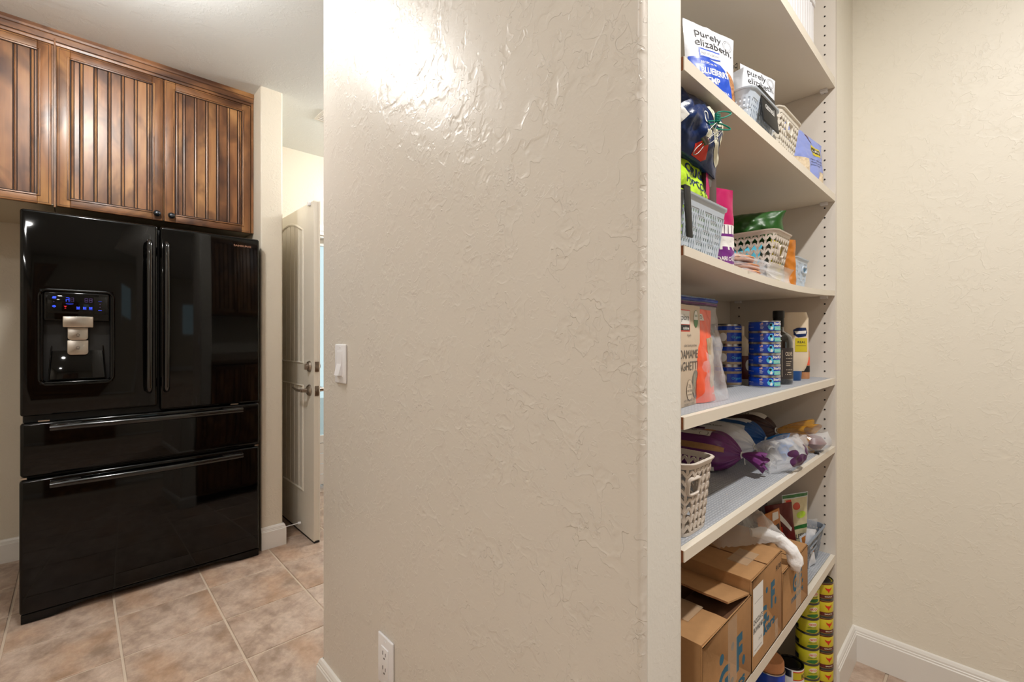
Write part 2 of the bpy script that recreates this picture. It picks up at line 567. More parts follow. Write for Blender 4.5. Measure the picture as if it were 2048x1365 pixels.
M['yellow'] = pmat('print_yellow', (208, 190, 40), .4)
M['orange'] = pmat('bag_orange_red', (236, 88, 52), .35, bump=(20, .004))
M['kraft'] = pmat('carton_kraft', (206, 188, 166), .6, bump=(90, .0003))
M['canblue'] = pmat('can_blue', (12, 62, 176), .22, spec=.6)
M['lightblue'] = pmat('print_light_blue', (90, 190, 220), .4)
M['mint'] = pmat('print_mint', (110, 200, 190), .4)
M['oats'] = pmat('oats', (214, 196, 168), .7, bump=(90, .006), var=.25)
M['granola'] = pmat('granola', (176, 122, 78), .6, bump=(110, .008), var=.5)
M['peri'] = pmat('bag_periwinkle', (136, 150, 212), .4, bump=(20, .003))
M['tortilla'] = pmat('tortilla', (200, 140, 96), .7, bump=(60, .002), var=.2)
M['bread'] = pmat('bread_crust', (178, 136, 92), .6, bump=(80, .002), var=.25)
M['maroon'] = pmat('box_maroon', (96, 28, 24), .4)
M['glass_dark'] = pmat('dark_bottle_glass', (14, 14, 14), .08, coat=1.0, spec=.7)
M['labeld'] = pmat('label_charcoal', (52, 44, 42), .5)
M['mayo'] = pmat('mayo_bottle', (226, 210, 186), .35)
M['capblue'] = pmat('cap_blue', (26, 78, 140), .3)
M['cellar'] = pmat('snack_pale', (206, 196, 160), .6)
M['mush'] = pmat('print_mushroom', (170, 150, 122), .4, bump=(60, .0), var=.6)
M['leafgreen'] = pmat('print_green', (40, 110, 50), .4)
M['ygreen'] = pmat('can_yellow_green', (196, 190, 40), .3, var=.1)
M['film'] = film_mat('clear_film')
M['film2'] = film_mat('milky_film', (226, 226, 226), .22, .2)
M['tape'] = film_mat('packing_tape', (206, 180, 150), .20, .12, bump=(30, .001))
M['film_amber'] = film_mat('amber_film', (196, 140, 30), .5, .15)
M['film_blue'] = film_mat('blue_film', (20, 120, 200), .75, .2)
M['film_purple'] = film_mat('purple_film', (92, 50, 120), .7, .2)
M['towel'] = pmat('white_paper_towel', (240, 240, 242), .7, bump=(60, .003))
M['tub'] = pmat('white_tub', (226, 226, 230), .35)
M['redbrown'] = pmat('sauce_red', (196, 70, 44), .4)
M['bgpacket'] = pmat('packet_dark', (60, 18, 14), .4)
M['lcd_blue'] = pmat('display_blue', (40, 70, 255), .4, emit=(60, 90, 255), estr=.8)
M['lcd_dim'] = pmat('display_dim', (60, 44, 90), .4, emit=(80, 60, 150), estr=.08)
M['lcd_red'] = pmat('display_red', (200, 20, 40), .4, emit=(230, 30, 50), estr=.25)
M['lamp'] = pmat('lamp_lens', (255, 250, 240), .5, emit=(255, 232, 205), estr=14.0)
M['glass'] = film_mat('window_glass', (225, 240, 250), .06, .03, bump=(2, .0))
M['logo'] = pmat('logo_silver', (200, 160, 140), .3, metal=.8)
# ------------------------------------------------------------------ ceiling lights (out of view, they light the room)
def ceiling_light(x, y, pw, r, col, kind, label):
    t = thing('ceiling_light' if kind == 'globe' else 'recessed_or_fill_light', label, 'light', (x, y, CEIL))
    if kind == 'can':
        MB().lathe([(r, -.001), (r + .022, -.001), (r + .024, -.006), (r + .002, -.009), (r, -.004)], n=32).build('trim_ring', M['trim'], t, smooth=True)
        MB().cyl((0, 0, -.0035), r, .002).build('lens', M['lamp'], t)
        ld = bpy.data.lights.new('lamp', 'AREA')
        ld.shape = 'DISK'; ld.size = 2 * r; z = -.014
    else:
        MB().lathe([(0, 0), (.065, 0), (.065, -.010), (.030, -.018), (0, -.018)], n=32).build('ceiling_plate', M['trim'], t, smooth=True)
        MB().lathe([(.030, -.018), (.060, -.034), (.088, -.070), (.092, -.105), (.080, -.145), (.045, -.178), (0, -.190)], n=32).build('glass_globe', M['glass'], t, smooth=True, angle=80)
        ld = bpy.data.lights.new('lamp', 'POINT')
        ld.shadow_soft_size = r; z = -.105
    ld.energy = pw; ld.color = col
    lo = bpy.data.objects.new('lamp', ld)
    lo.location = (0, 0, z)
    link(lo, t)
LN = ['round glass ceiling light above the refrigerator aisle', 'small recessed ceiling light in front of the pantry shelves',
      'round glass ceiling light in the hall by the open door', 'added ceiling fill light left of the camera',
      'added ceiling fill light at the rear left of the kitchen']
for c, l in zip(CANS, LN):
    ceiling_light(*c, l)

# ------------------------------------------------------------------ room shell
XL, XR, YB, YF = -1.9, 2.6, -3.0, 3.66
def rpoly(x0, x1, y0, y1, r, corners=(1, 1, 1, 1), n=5):
    """plan rectangle with rounded corners, ccw from (x0,y0); corners: x0y0, x1y0, x1y1, x0y1"""
    out = []
    for (cx, cy, a0, on) in ((x0, y0, pi, corners[0]), (x1, y0, 1.5 * pi, corners[1]), (x1, y1, 0, corners[2]), (x0, y1, .5 * pi, corners[3])):
        if not on: out.append((cx, cy)); continue
        ox = cx + (r if cx == x0 else -r); oy = cy + (r if cy == y0 else -r)
        for k in range(n + 1):
            a = a0 + .5 * pi * k / n
            out.append((ox + r * cos(a), oy + r * sin(a)))
    return out

fl = MB().box(XL - .1, XR + .1, YB - .1, YF + .1, -.06, -.0035).build('floor', M['grout'])
structure(fl, 'pinkish brown ceramic tile floor with pale grout')
tb = MB(); s = .1635; z = 0
tb.v = [(-s, -s, -.008), (s, -s, -.008), (s, s, -.008), (-s, s, -.008), (-s, -s, -.0015), (s, -s, -.0015), (s, s, -.0015), (-s, s, -.0015),
        (-s + .002, -s + .002, 0), (s - .002, -s + .002, 0), (s - .002, s - .002, 0), (-s + .002, s - .002, 0)]
tb.f = [(0, 3, 2, 1), (0, 1, 5, 4), (1, 2, 6, 5), (2, 3, 7, 6), (3, 0, 4, 7), (4, 5, 9, 8), (5, 6, 10, 9), (6, 7, 11, 10), (7, 4, 8, 11), (8, 9, 10, 11)]
tile0 = None
for i in range(-6, 9):
    for j in range(-11, 5):
        cx = -.2066 + .335 * (i + .5); cy = 2.269 + .335 * (j + .5)
        if not (XL - .15 < cx < XR + .15 and cy < YF + .15): continue
        if .90 < cx < 1.9 and .55 < cy < 1.40: continue
        if cx > 2.3 and cy < .3: continue
        if tile0 is None:
            tile0 = tb.build('tile', M['tile'], fl); o = tile0
        else:
            o = tile0.copy(); link(o, fl)
        o.location = (cx, cy, random.uniform(-.0004, .0004))

structure(MB().box(XL - .1, XR + .1, YB - .1, YF + .1, CEIL, CEIL + .1).build('ceiling', M['ceiling']), 'pale textured ceiling')
w = MB(); w.prism(rpoly(.605, .7345, .355, 1.562, .011), 0, CEIL)
structure(w.build('wall_center', M['wall'], smooth=True, angle=50), 'beige skip-trowelled wall end between kitchen and pantry')
# end cap of the same wall, a plainer strip, its colour lightened for the pantry light
structure(MB().box(.618, .7215, .3542, .356, 0, CEIL).build('wall_center_end', M['wall_end']), 'plainer end of the beige wall, coloured lighter for the pantry light')
structure(MB().box(.72, XR, .74, .84, 0, CEIL).build('wall_pantry_back', M['wall_warm']))
w = MB(); w.prism(rpoly(1.843, XR, .362, .74, .010, (1, 0, 0, 0)), 0, CEIL)
structure(w.build('wall_pantry_return', M['wall_warm'], smooth=True, angle=50), 'narrow beige wall strip right of the shelves')
structure(MB().box(2.125, 2.24, YB, .37, 0, CEIL).build('wall_right', M['wall_warm']), 'cream textured wall at the far right')
structure(MB().box(XR, XR + .1, .74, YF, 0, CEIL).build('wall_hall', M['wall_soft']))
structure(MB().box(XL - .1, XL, YB, YF, 0, CEIL).build('wall_left', M['wall_soft']))
DX0, DX1, DZ = 1.046, 1.95, 2.02
w = MB().box(XL, DX0, YF, YF + .12, 0, CEIL); w.box(DX1, XR, YF, YF + .12, 0, CEIL); w.box(DX0, DX1, YF, YF + .12, DZ, CEIL)
structure(w.build('wall_back', M['wall_soft']), 'cream wall behind the refrigerator and above the door')
w = MB(); w.prism(rpoly(.762, .879, 2.865, YF, .010, (1, 1, 0, 0)), 0, CEIL)
structure(w.build('wall_stub', M['wall_soft'], smooth=True, angle=50), 'narrow cream wall stub right of the refrigerator')
WX0, WX1, WZ0, WZ1 = .42, .92, 1.02, 1.95
w = MB().box(XL, WX0, YB - .1, YB, 0, CEIL); w.box(WX1, 2.24, YB - .1, YB, 0, CEIL)
w.box(WX0, WX1, YB - .1, YB, 0, WZ0); w.box(WX0, WX1, YB - .1, YB, WZ1, CEIL)
structure(w.build('wall_rear', M['wall_soft']))
wf = MB()
for (a, b, c, d) in ((WX0, WX0 + .04, WZ0, WZ1), (WX1 - .04, WX1, WZ0, WZ1), (WX0, WX1, WZ0, WZ0 + .04), (WX0, WX1, WZ1 - .04, WZ1)):
    wf.box(a, b, YB - .07, YB - .02, c, d)
w2 = structure(wf.build('window_2', M['trim']), 'white framed window in the rear wall')
MB().box(WX0 + .04, WX1 - .04, YB - .05, YB - .044, WZ0 + .04, WZ1 - .04).build('pane', M['glass'], w2)

def baseboard(name, path, label=None):
    prof = [(0, 0), (.015, 0), (.015, .098), (.0125, .101), (.0125, .106), (.0105, .108), (.010, .114), (.006, .122), (0, .125)]
    n = len(path); rows = []
    for i, (x, y) in enumerate(path):
        ds = []
        if i > 0: ds.append(Vector((x - path[i - 1][0], y - path[i - 1][1])).normalized())
        if i < n - 1: ds.append(Vector((path[i + 1][0] - x, path[i + 1][1] - y)).normalized())
        ns = [Vector((-d.y, d.x)) for d in ds]
        if len(ns) == 2:
            m = ns[0] + ns[1]; m = m / (m.length_squared / 2)
        else: m = ns[0]
        rows.append([(x + m.x * d, y + m.y * d, z) for (d, z) in prof])
    vs = [p for r in rows for p in r]; k = len(prof); fs = []
    for i in range(n - 1):
        for j in range(k - 1):
            fs.append((i * k + j, i * k + j + 1, (i + 1) * k + j + 1, (i + 1) * k + j))
    fs.append(tuple(range(k))); fs.append(tuple((n - 1) * k + j for j in range(k)))
    o = MB().add(vs, fs).build(name, M['trim'])
    return structure(o, label)
baseboard('baseboard_center', [(.7345, .3545), (.605, .3545), (.605, 1.562), (.7345, 1.562)], 'white stepped baseboard of the beige wall end')
baseboard('baseboard_stub', [(.879, 3.64), (.879, 2.865), (.762, 2.865)], 'white baseboard on the wall stub by the refrigerator')
baseboard('baseboard_back', [(.762, YF), (XL, YF)], 'white baseboard left of the refrigerator')
baseboard('baseboard_right', [(2.125, YB), (2.125, .362), (1.835, .362)], 'white stepped baseboard turning the corner at lower right')
baseboard('baseboard_hall', [(XR, YF), (2.03, YF)])
baseboard('baseboard_rear', [(XL, YB), (2.125, YB)])

# ------------------------------------------------------------------ the open door in the hall and the storm door behind it
d1 = thing('door_1', 'open cream panelled door with beadboard fields and satin nickel lever', None, (0, 0, 0))
structure(d1)
y0, y1, zb, zt = 2.735, 3.635, .014, 2.012
MB().box(1.0155, 1.0385, y0 + .002, y1 - .002, zb + .002, zt - .002).build('door_core', M['door'], d1)
def door_side(xa, xb):
    m = MB()
    m.box(xa, xb, y0, y0 + .175, zb, zt); m.box(xa, xb, y1 - .175, y1, zb, zt)
    a, b = y0 + .175, y1 - .175
    m.box(xa, xb, a, b, zb, .275); m.box(xa, xb, a, b, .915, 1.055)
    arc = [(a, zt), (a, 1.868)]
    for k in range(13):
        q = k / 12
        arc.append((a + (b - a) * q, 1.868 + .075 * sin(pi * q)))
    arc += [(b, zt)]
    m.prism(arc, xa, xb, 'x')
    m.build('door_frame', M['door'], d1)
    xm = xa if xa < 1.02 else xb
    for (lo, hi, arch) in ((.275, .915, False), (1.055, 1.868, True)):
        pts = [(xm, a, lo), (xm, b, lo), (xm, b, hi)]
        if arch:
            pts += [(xm, b - (b - a) * k / 12, hi + .075 * sin(pi * k / 12)) for k in range(1, 12)]
        pts.append((xm, a, hi))
        pts = [(p[0] + (.004 if xm < 1.02 else -.004), p[1], p[2]) for p in pts]
        mm = MB().tube(pts, .0095, n=8, closed=True)
        mm.build('panel_moulding', M['door'], d1, smooth=True)
        nb = 7; wdt = (b - a) / nb
        for i in range(nb):
            q = (i + .5) / nb
            top = hi + (.075 * sin(pi * q) if arch else 0)
            bx = MB().box(xa + (.0028 if xm < 1.02 else -.002), xb + (.002 if xm < 1.02 else -.0028), a + i * wdt + .006, a + (i + 1) * wdt - .006, lo, top)
            bx.build('board', M['door'], d1)
door_side(1.009, 1.016); door_side(1.038, 1.045)
for (zc, nm) in ((1.0375, 'deadbolt'), (.8957, 'door_handle')):
    MB().box(1.0145, 1.0385, y0 - .0015, y0 + .004, zc - .029, zc + .029).build('latch_plate', M['nickel'], d1, bevel=.001)
    MB().cyl((1.0265, y0 - .006, zc), .0085, .008, 'y', 16).build('latch_bolt', M['nickel'], d1)
yk = 2.80
k = MB().lathe([(.033, 0), (.033, -.004), (.027, -.012), (.012, -.014), (.010, -.024)], (1.009, yk, 1.0375), 28, 'x')
k.build('deadbolt', M['nickel'], d1, smooth=True)
dbt = [c for c in d1.children if c.name.startswith('deadbolt')][0]
MB().box(.978, .996, yk - .006, yk + .006, 1.0375 - .019, 1.0375 + .019).build('thumb_turn', M['nickel'], dbt, bevel=.004, seg=3)
k = MB().lathe([(.034, 0), (.034, -.005), (.027, -.014), (.013, -.020), (.011, -.050)], (1.009, yk, .8957), 28, 'x')
k.tube([(.962, yk - .004, .8957), (.955, yk + .02, .8965), (.953, yk + .06, .898), (.956, yk + .095, .902), (.950, yk + .115, .908)], [.0115, .0105, .009, .008, .006], 12, flat=.75)
dh = k.build('door_handle', M['nickel'], d1, smooth=True)
k = MB().lathe([(.034, 0), (.034, .005), (.027, .014), (.013, .020), (.011, .050)], (1.045, yk, .8957), 28, 'x')
k.tube([(1.092, yk - .004, .8957), (1.099, yk + .02, .8965), (1.101, yk + .06, .898), (1.098, yk + .1, .902)], [.0115, .0105, .009, .007], 12, flat=.75)
k.build('door_handle', M['nickel'], d1, smooth=True)
MB().lathe([(.03, 0), (.03, .008), (.02, .02), (.0, .02)], (1.045, yk, 1.0375), 24, 'x').build('deadbolt_cover', M['nickel'], d1, smooth=True)
MB().box(.9965, 1.009, y0 + .045, y0 + .075, 1.992, 2.016).build('corner_bumper', M['whitep'], d1, bevel=.002)
MB().box(1.011, 1.043, y0 + .004, y1 - .002, .002, .013).build('door_sweep', M['blackm'], d1)
for zh in (.25, 1.0, 1.8):
    MB().cyl((1.0265, y1 + .008, zh), .007, .09, 'z', 10).build('hinge', M['nickel'], d1)
# casing of the opening
cs = MB()
cs.box(DX0 - .0, DX0 + .018, YF - .001, YF + .119, 0, DZ); cs.box(DX1 - .018, DX1, YF, YF + .119, 0, DZ); cs.box(DX0, DX1, YF, YF + .119, DZ - .018, DZ)
cs.box(DX1, DX1 + .075, YF - .016, YF, 0, DZ + .075); cs.box(DX0 + .004, DX1 + .075, YF - .016, YF, DZ, DZ + .03); cs.box(DX0 + .004, DX1 + .075, YF - .022, YF, DZ + .03, DZ + .05); cs.box(DX0 + .004, DX1 + .075, YF - .014, YF, DZ + .05, DZ + .075)
structure(cs.build('trim_1', M['trim']), 'white casing around the bright doorway')
ld2 = thing('door_2', 'white storm door with a tall glass pane and a low kick panel', None)
structure(ld2)
fr = MB()
fr.box(DX0 + .02, DX0 + .07, YF + .07, YF + .10, .02, DZ - .02); fr.box(DX1 - .07, DX1 - .02, YF + .07, YF + .10, .02, DZ - .02)
fr.box(DX0 + .07, DX1 - .07, YF + .07, YF + .10, .36, .42); fr.box(DX0 + .07, DX1 - .07, YF + .07, YF + .10, DZ - .07, DZ - .02)
fr.build('storm_frame', M['trim'], ld2)
for i in range(4):
    MB().box(DX0 + .07, DX1 - .07, YF + .075, YF + .095, .025 + i * .084, .025 + i * .084 + .078).build('kick_slat', M['trim'], ld2)
MB().box(DX0 + .07, DX1 - .07, YF + .083, YF + .087, .42, DZ - .07).build('pane', M['glass'], ld2)
structure(MB().box(-1, 5, YF + .12, YF + 6, -.12, -.05).build('patio', pmat('patio_concrete', (190, 190, 186), .9, bump=(60, .001))), 'pale concrete patio beyond the door')

# door stop on the baseboard
ds = thing('door_stop', 'thin white spring door stop sticking out of the baseboard towards the open door', 'door stop', (.894, 2.92, .075))
pts = [(.0 + .085 * k / 60.0, .0045 * cos(k * 1.3), .0045 * sin(k * 1.3)) for k in range(61)]
MB().tube([(0, 0, 0), (.088, 0, 0)], .0028, 8).build('rod', M['whitep'], ds, smooth=True)
MB().lathe([(.0, .088), (.0075, .088), (.009, .094), (.007, .104), (0, .105)], (0, 0, 0), 14, 'x').build('rubber_tip', M['whitep'], ds, smooth=True)
MB().lathe([(.010, 0), (.010, .003), (.004, .008), (0, .008)], (0, 0, 0), 14, 'x').build('mount', M['whitep'], ds, smooth=True)

# ceiling vent
cv = thing('ceiling_vent', 'white ceiling vent in the hall just left of the beige wall', 'vent', (1.275, 2.97, CEIL))
MB().box(-.15, .15, -.08, .08, -.006, 0).build('vent_frame', M['trim'], cv, bevel=.002)
for i in range(6):
    mm = MB(); mm.M = Matrix.Translation((0, -.055 + i * .022, -.008)) @ Matrix.Rotation(.5, 4, 'X')
    mm.box(-.135, .135, -.008, .008, -.001, .001).build('louver', M['trim'], cv)

PS = 1.163   # oversized plates
# switch and outlet on the central wall (face x=.52 looking to -x)
def plate(name, label, cat, y, z):
    t = thing(name, label, cat, (.605, y, z), rz=-pi / 2); t.scale = (1.12, 1, 1.163)   # local x -> world -y, local y -> world x ; front is local -y
    return t
sw = plate('light_switch', 'white rocker light switch low on the big beige wall', 'switch', 1.4075, 1.1265)
MB().box(-.035, .035, -.0062, 0, -.0525, .0525).build('cover_plate', M['whitep'], sw, bevel=.0035, seg=3)
MB().box(-.0175, .0175, -.0075, -.004, -.035, .035).build('switch_frame', M['whitep'], sw, bevel=.0008)
rk = MB().add([(-.0145, -.008, .031), (.0145, -.008, .031), (.0145, -.0095, 0), (-.0145, -.0095, 0), (-.0145, -.0185, -.031), (.0145, -.0185, -.031),
               (-.0145, -.004, .031), (.0145, -.004, .031), (-.0145, -.004, -.031), (.0145, -.004, -.031)],
              [(0, 1, 2, 3), (3, 2, 5, 4), (6, 7, 1, 0), (4, 5, 9, 8), (6, 0, 3, 4, 8), (1, 7, 9, 5, 2), (7, 6, 8, 9)])
rk.build('rocker', M['whitep'], sw)
for zz in (.0445, -.0445): MB().cyl((0, -.0075, zz), .003, .002, 'y', 12).build('screw', M['whitep'], sw)
ot = plate('wall_outlet', 'white double power outlet near the floor on the big beige wall', 'outlet', 1.1195, .339)
MB().box(-.0355, .0355, -.0062, 0, -.0575, .0575).build('cover_plate', M['whitep'], ot, bevel=.0035, seg=3)
MB().box(-.0168, .0168, -.0085, -.004, -.0335, .0335).build('receptacle', M['whitep'], ot, bevel=.0012)
rc = [c for c in ot.children if c.name.startswith('receptacle')][0]
for zz in (.017, -.017):
    MB().box(-.0078, -.0058, -.0089, -.008, zz - .001, zz + .008).build('slot', M['slot'], rc)
    MB().box(.0050, .0070, -.0089, -.008, zz - .001, zz + .007).build('slot', M['slot'], rc)
    MB().cyl((-.0003, -.0089, zz - .0075), .0024, .001, 'y', 10).build('slot', M['slot'], rc)
for zz in (.0475, -.0475): MB().cyl((0, -.0075, zz), .003, .002, 'y', 12).build('screw', M['whitep'], ot)

# ------------------------------------------------------------------ kitchen cabinets
def cab_door(parent, x0, x1, z0, z1, yf, nb=6, first=.62, knob=None, dirn=1):
    """door with frame, glazed inner lip, separate beadboard planks; front towards -y*dirn at yf"""
    S = 1 if dirn > 0 else -1
    d = bpy.data.objects.new('door', None); link(d, parent)
    w = .046
    def Y(v): return yf + S * v      # v>0 goes into the cabinet
    def bx(m, a, b, v0, v1, c, e): m.box(a, b, min(Y(v0), Y(v1)), max(Y(v0), Y(v1)), c, e)
    # stiles and rails with a stepped outer lip and mitred look
    for (a, b, c, e, mt) in ((x0, x0 + w, z0, z1, 'wood'), (x1 - w, x1, z0, z1, 'wood')):
        m = MB(); bx(m, a, b, 0, .02, c, e); m.build('stile', M[mt], d, bevel=.004, seg=3)
    for (a, b, c, e) in ((x0 + w - .001, x1 - w + .001, z0, z0 + w), (x0 + w - .001, x1 - w + .001, z1 - w, z1)):
        m = MB(); bx(m, a, b, .0003, .02, c, e); m.build('rail', M['woodh'], d, bevel=.004, seg=3)
    # dark glaze lines: outer bead and inner bead
    g = MB(); t = .0013
    for (ins, tt) in ((.008, t), (w - .010, .0016), (w - .002, .0028)):
        a, b, c, e = x0 + ins, x1 - ins, z0 + ins, z1 - ins
        v = -.0005
        bx(g, a, b, v, .002, c, c + tt); bx(g, a, b, v, .002, e - tt, e)
        bx(g, a, a + tt, v, .002, c, e); bx(g, b - tt, b, v, .002, c, e)
    g.build('glaze_line', M['glaze'], d)
    bd = MB()
    a, b, c, e = x0 + w - .0085, x1 - w + .0085, z0 + w - .0085, z1 - w + .0085
    bd.tube([(a, Y(-.0012), c), (b, Y(-.0012), c), (b, Y(-.0012), e), (a, Y(-.0012), e)], .0034, 6, closed=True)
    bd.build('inner_bead', M['wood'], d, smooth=True)
    bk = MB(); bx(bk, x0 + w, x1 - w, .0105, .0125, z0 + w, z1 - w); bk.build('panel_back', M['glaze'], d)
    px0, px1 = x0 + w, x1 - w
    p = (px1 - px0) / (nb - 1 + .0 + first * 1.0 - .0 + .4)
    xs = [px0]; x = px0 + first * p
    while x < px1 - .006:
        xs.append(x); x += p
    xs.append(px1)
    for i, (a, b) in enumerate(zip(xs[:-1], xs[1:])):
        # plank cross-section: groove, bead, groove, flat
        pr = [(a + .0024, .0105), (a + .0030, .0080), (a + .0040, .0058), (a + .0075, .0048), (a + .0105, .0058), (a + .0112, .0088), (a + .0138, .0088), (a + .0146, .0055), (b - .0022, .0055), (b - .0010, .0105)]
        if b - a < .019: pr = [(a + .0008, .0105), (a + .0012, .0055), (b - .0022, .0055), (b - .0010, .0105)]
        poly = [(q[0], Y(q[1])) for q in pr]
        m = MB().prism(poly, z0 + w - .001, z1 - w + .001)
        m.build('board', M['wood'], d)
        if b - a >= .019:
            g = MB(); bx(g, a + .0113, a + .0137, .0084, .0090, z0 + w, z1 - w); g.build('glaze_groove', M['glaze'], d)
    if knob:
        kx, kz = knob
        m = MB()
        prof = [(.0, -.026), (.006, -.0258), (.010, -.024), (.0105, -.022), (.0135, -.021), (.0160, -.018), (.0150, -.014), (.008, -.011), (.006, -.004), (.011, 0)]
        prof = [(r, S * h) for (r, h) in prof]
        m.lathe(prof, (kx, yf, kz), 28, 'y')
        m.build('knob', M['pewter'], d, smooth=True, angle=60)
    return d

cb = thing('wall_cabinet', 'stained alder cabinet with two beadboard doors and dark knobs above the refrigerator', 'cabinet', (0, 0, 0), group='cabinets over the refrigerator')
m = MB().box(-.071, .759, 3.022, YF - .003, 1.832, 2.625)
m.build('body', M['wood'], cb)
MB().box(-.070, .758, 3.024, YF - .004, 1.8285, 1.832).build('underside', M['woodin'], cb)
MB().box(-.071, .759, 3.0215, 3.0235, 1.832, 1.852).build('bottom_rail', M['woodh'], cb)
MB().box(-.072, -.066, 3.001, 3.022, 1.815, 2.60).build('stile_strip', M['wood'], cb)
MB().box(.748, .7600, 3.006, 3.022, 1.824, 2.60).build('filler_strip', M['wood'], cb)
cab_door(cb, -.063, .333, 1.821, 2.566, 3.0, 6, .62, knob=(.3065, 1.8535))
cab_door(cb, .340, .744, 1.821, 2.566, 3.0, 6, .62, knob=(.367, 1.8525))
cb2 = thing('wall_cabinet', 'stained alder cabinet cut off by the left edge of the photo', 'cabinet', (0, 0, 0), group='cabinets over the refrigerator')
MB().box(-.93, -.073, 3.022, YF - .003, 1.832, 2.625).build('body', M['wood'], cb2)
MB().box(-.929, -.074, 3.024, YF - .004, 1.8285, 1.832).build('underside', M['woodin'], cb2)
cab_door(cb2, -.478, -.080, 1.821, 2.566, 3.0, 6, .30)
cab_door(cb2, -.888, -.486, 1.821, 2.566, 3.0, 6, .62)
cr = MB()
prof = [(3.022, 2.572), (3.012, 2.574), (3.010, 2.584), (3.006, 2.588), (3.004, 2.612), (3.000, 2.616), (2.997, 2.624), (2.997, CEIL), (3.03, CEIL), (3.03, 2.572)]
cr.prism(prof, -.935, .7605, 'x')
cro = cr.build('crown_moulding', M['woodh'])
tag(cro, 'stained wooden moulding strip closing the cabinets to the ceiling', 'moulding')
g = MB()
for zz, yy in ((2.5865, 3.0065), (2.6145, 3.0015)): g.box(-.935, .760, yy - .0015, yy + .002, zz, zz + .0022)
g.build('glaze_line', M['glaze'], cro)

# cabinets across the aisle, seen only as reflections in the refrigerator
def aisle_cab(x0, x1, z0, z1, yf, yb, label, name='base_cabinet', top=False):
    t = thing(name, label, 'cabinet', (0, 0, 0), group='cabinets across the aisle from the refrigerator')
    MB().box(x0, x1, yb, yf - .02, z0, z1).build('body', M['wood'], t)
    n = max(1, round((x1 - x0) / .42)); w = (x1 - x0) / n
    for i in range(n):
        cab_door(t, x0 + i * w + .004, x0 + (i + 1) * w - .004, z0 + .02, z1 - .02, yf, 5, .62, dirn=-1)
    return t
aisle_cab(.737, 2.38, .10, .88, 1.575, .845, 'stained base cabinet run across the aisle')
aisle_cab(.737, 2.38, 1.42, 2.35, 1.30, .845, 'stained upper cabinet run across the aisle', 'upper_cabinet')
tag(MB().box(.737, 2.40, .842, 1.60, .881, .915).build('countertop', pmat('counter_stone', (120, 96, 76), .3, var=.3, bump=(60, 0))), 'brown stone countertop across the aisle', 'countertop')
tc_ = thing('tall_cabinet', 'tall stained cabinet at the rear of the kitchen', 'cabinet')
MB().box(-1.2, .02, YB + .003, -2.42, .0, 2.3).build('body', M['wood'], tc_)
for (a, b) in ((-1.19, -.60), (-.58, .01)):
    cab_door(tc_, a, b, .12, 2.26, -2.40, 7, .62, dirn=-1)

# ------------------------------------------------------------------ refrigerator
fr = thing('refrigerator', 'black four-door refrigerator with a water dispenser under wooden cabinets', 'refrigerator', (.285, 2.81, 0))
FX0, FX1 = -.453, .453      # local x; world x = .285 + x
def W(x): return x - .285
MB().box(FX0 + .004, FX1 - .004, .055, .80, .06, 1.745).build('body', M['blackp'], fr, bevel=.006)
MB().box(FX0 + .01, FX1 - .01, .03, .06, .05, 1.74).build('gasket', M['blackm'], fr)
def fdoor(name, x0, x1, z0, z1, label=None):
    m = MB().box(x0, x1, -.012, .045, z0, z1)
    o = m.build(name, M['black'], fr, bevel=.012, seg=4)
    if label: o['label'] = label
    return o
# left door is built around the dispenser recess
dx0, dx1, dz0, dz1 = W(-.0995), W(.1155), 1.018, 1.408
ldr = MB()
m = MB()
x0, x1, z0, z1 = FX0, W(.2905), .876, 1.752
out = [(x0, z0), (x1, z0), (x1, z1), (x0, z1)]
inn = [(dx0, dz0), (dx1, dz0), (dx1, dz1), (dx0, dz1)]
vs = []
for yy in (-.012, .045):
    vs += [(a, yy, b) for a, b in out] + [(a, yy, b) for a, b in inn]
fs = []
for k in range(4):
    q = (k + 1) % 4
    fs += [(k, q, 4 + q, 4 + k), (8 + k, 12 + k, 12 + q, 8 + q), (k, 8 + k, 8 + q, q), (4 + k, 4 + q, 12 + q, 12 + k)]
left = m.add(vs, fs).build('left_door', M['black'], fr, bevel=.011, seg=4)
left['label'] = 'upper left door with the dispenser'
fdoor('right_door', W(.2985), FX1, .850 + .002, 1.752)
fdoor('middle_drawer', FX0, FX1, .620, .848)
fdoor('freezer_drawer', FX0 - .002, FX1 - .002, .042, .608)
# gentle crowned top edge line
# dispenser
dp = MB().box(dx0 - .008, dx1 + .008, -.004, .05, dz0 - .008, dz1 + .008)
rim = MB()
def rr(x0, x1, z0, z1, r, y, n=6):
    return [(a, y, b) for (a, b) in rpoly(x0, x1, z0, z1, r, n=n)]
rim.tube(rr(dx0 - .012, dx1 + .012, dz0 - .012, dz1 + .008, .028, -.0135), .0055, 8, closed=True)
rimo = rim.build('dispenser_rim', M['black'], fr, smooth=True)
bk = MB()
bk.box(dx0, dx1, .072, .076, dz0, dz1)                     # back
bk.box(dx0 - .002, dx0, -.008, .076, dz0, dz1); bk.box(dx1, dx1 + .002, -.008, .076, dz0, dz1)
bk.box(dx0, dx1, -.008, .076, dz0 - .002, dz0); bk.box(dx0, dx1, -.008, .076, dz1, dz1 + .002)
bko = bk.build('dispenser_recess', M['blackp'], fr)
hd = MB().box(dx0 + .001, dx1 - .001, -.0135, .06, 1.282, dz1).build('control_head', M['black'], fr, bevel=.006, seg=3)
MB().box(W(-.087), W(.108), -.0165, -.012, 1.314, 1.392).build('screen', M['black'], hd, bevel=.001)
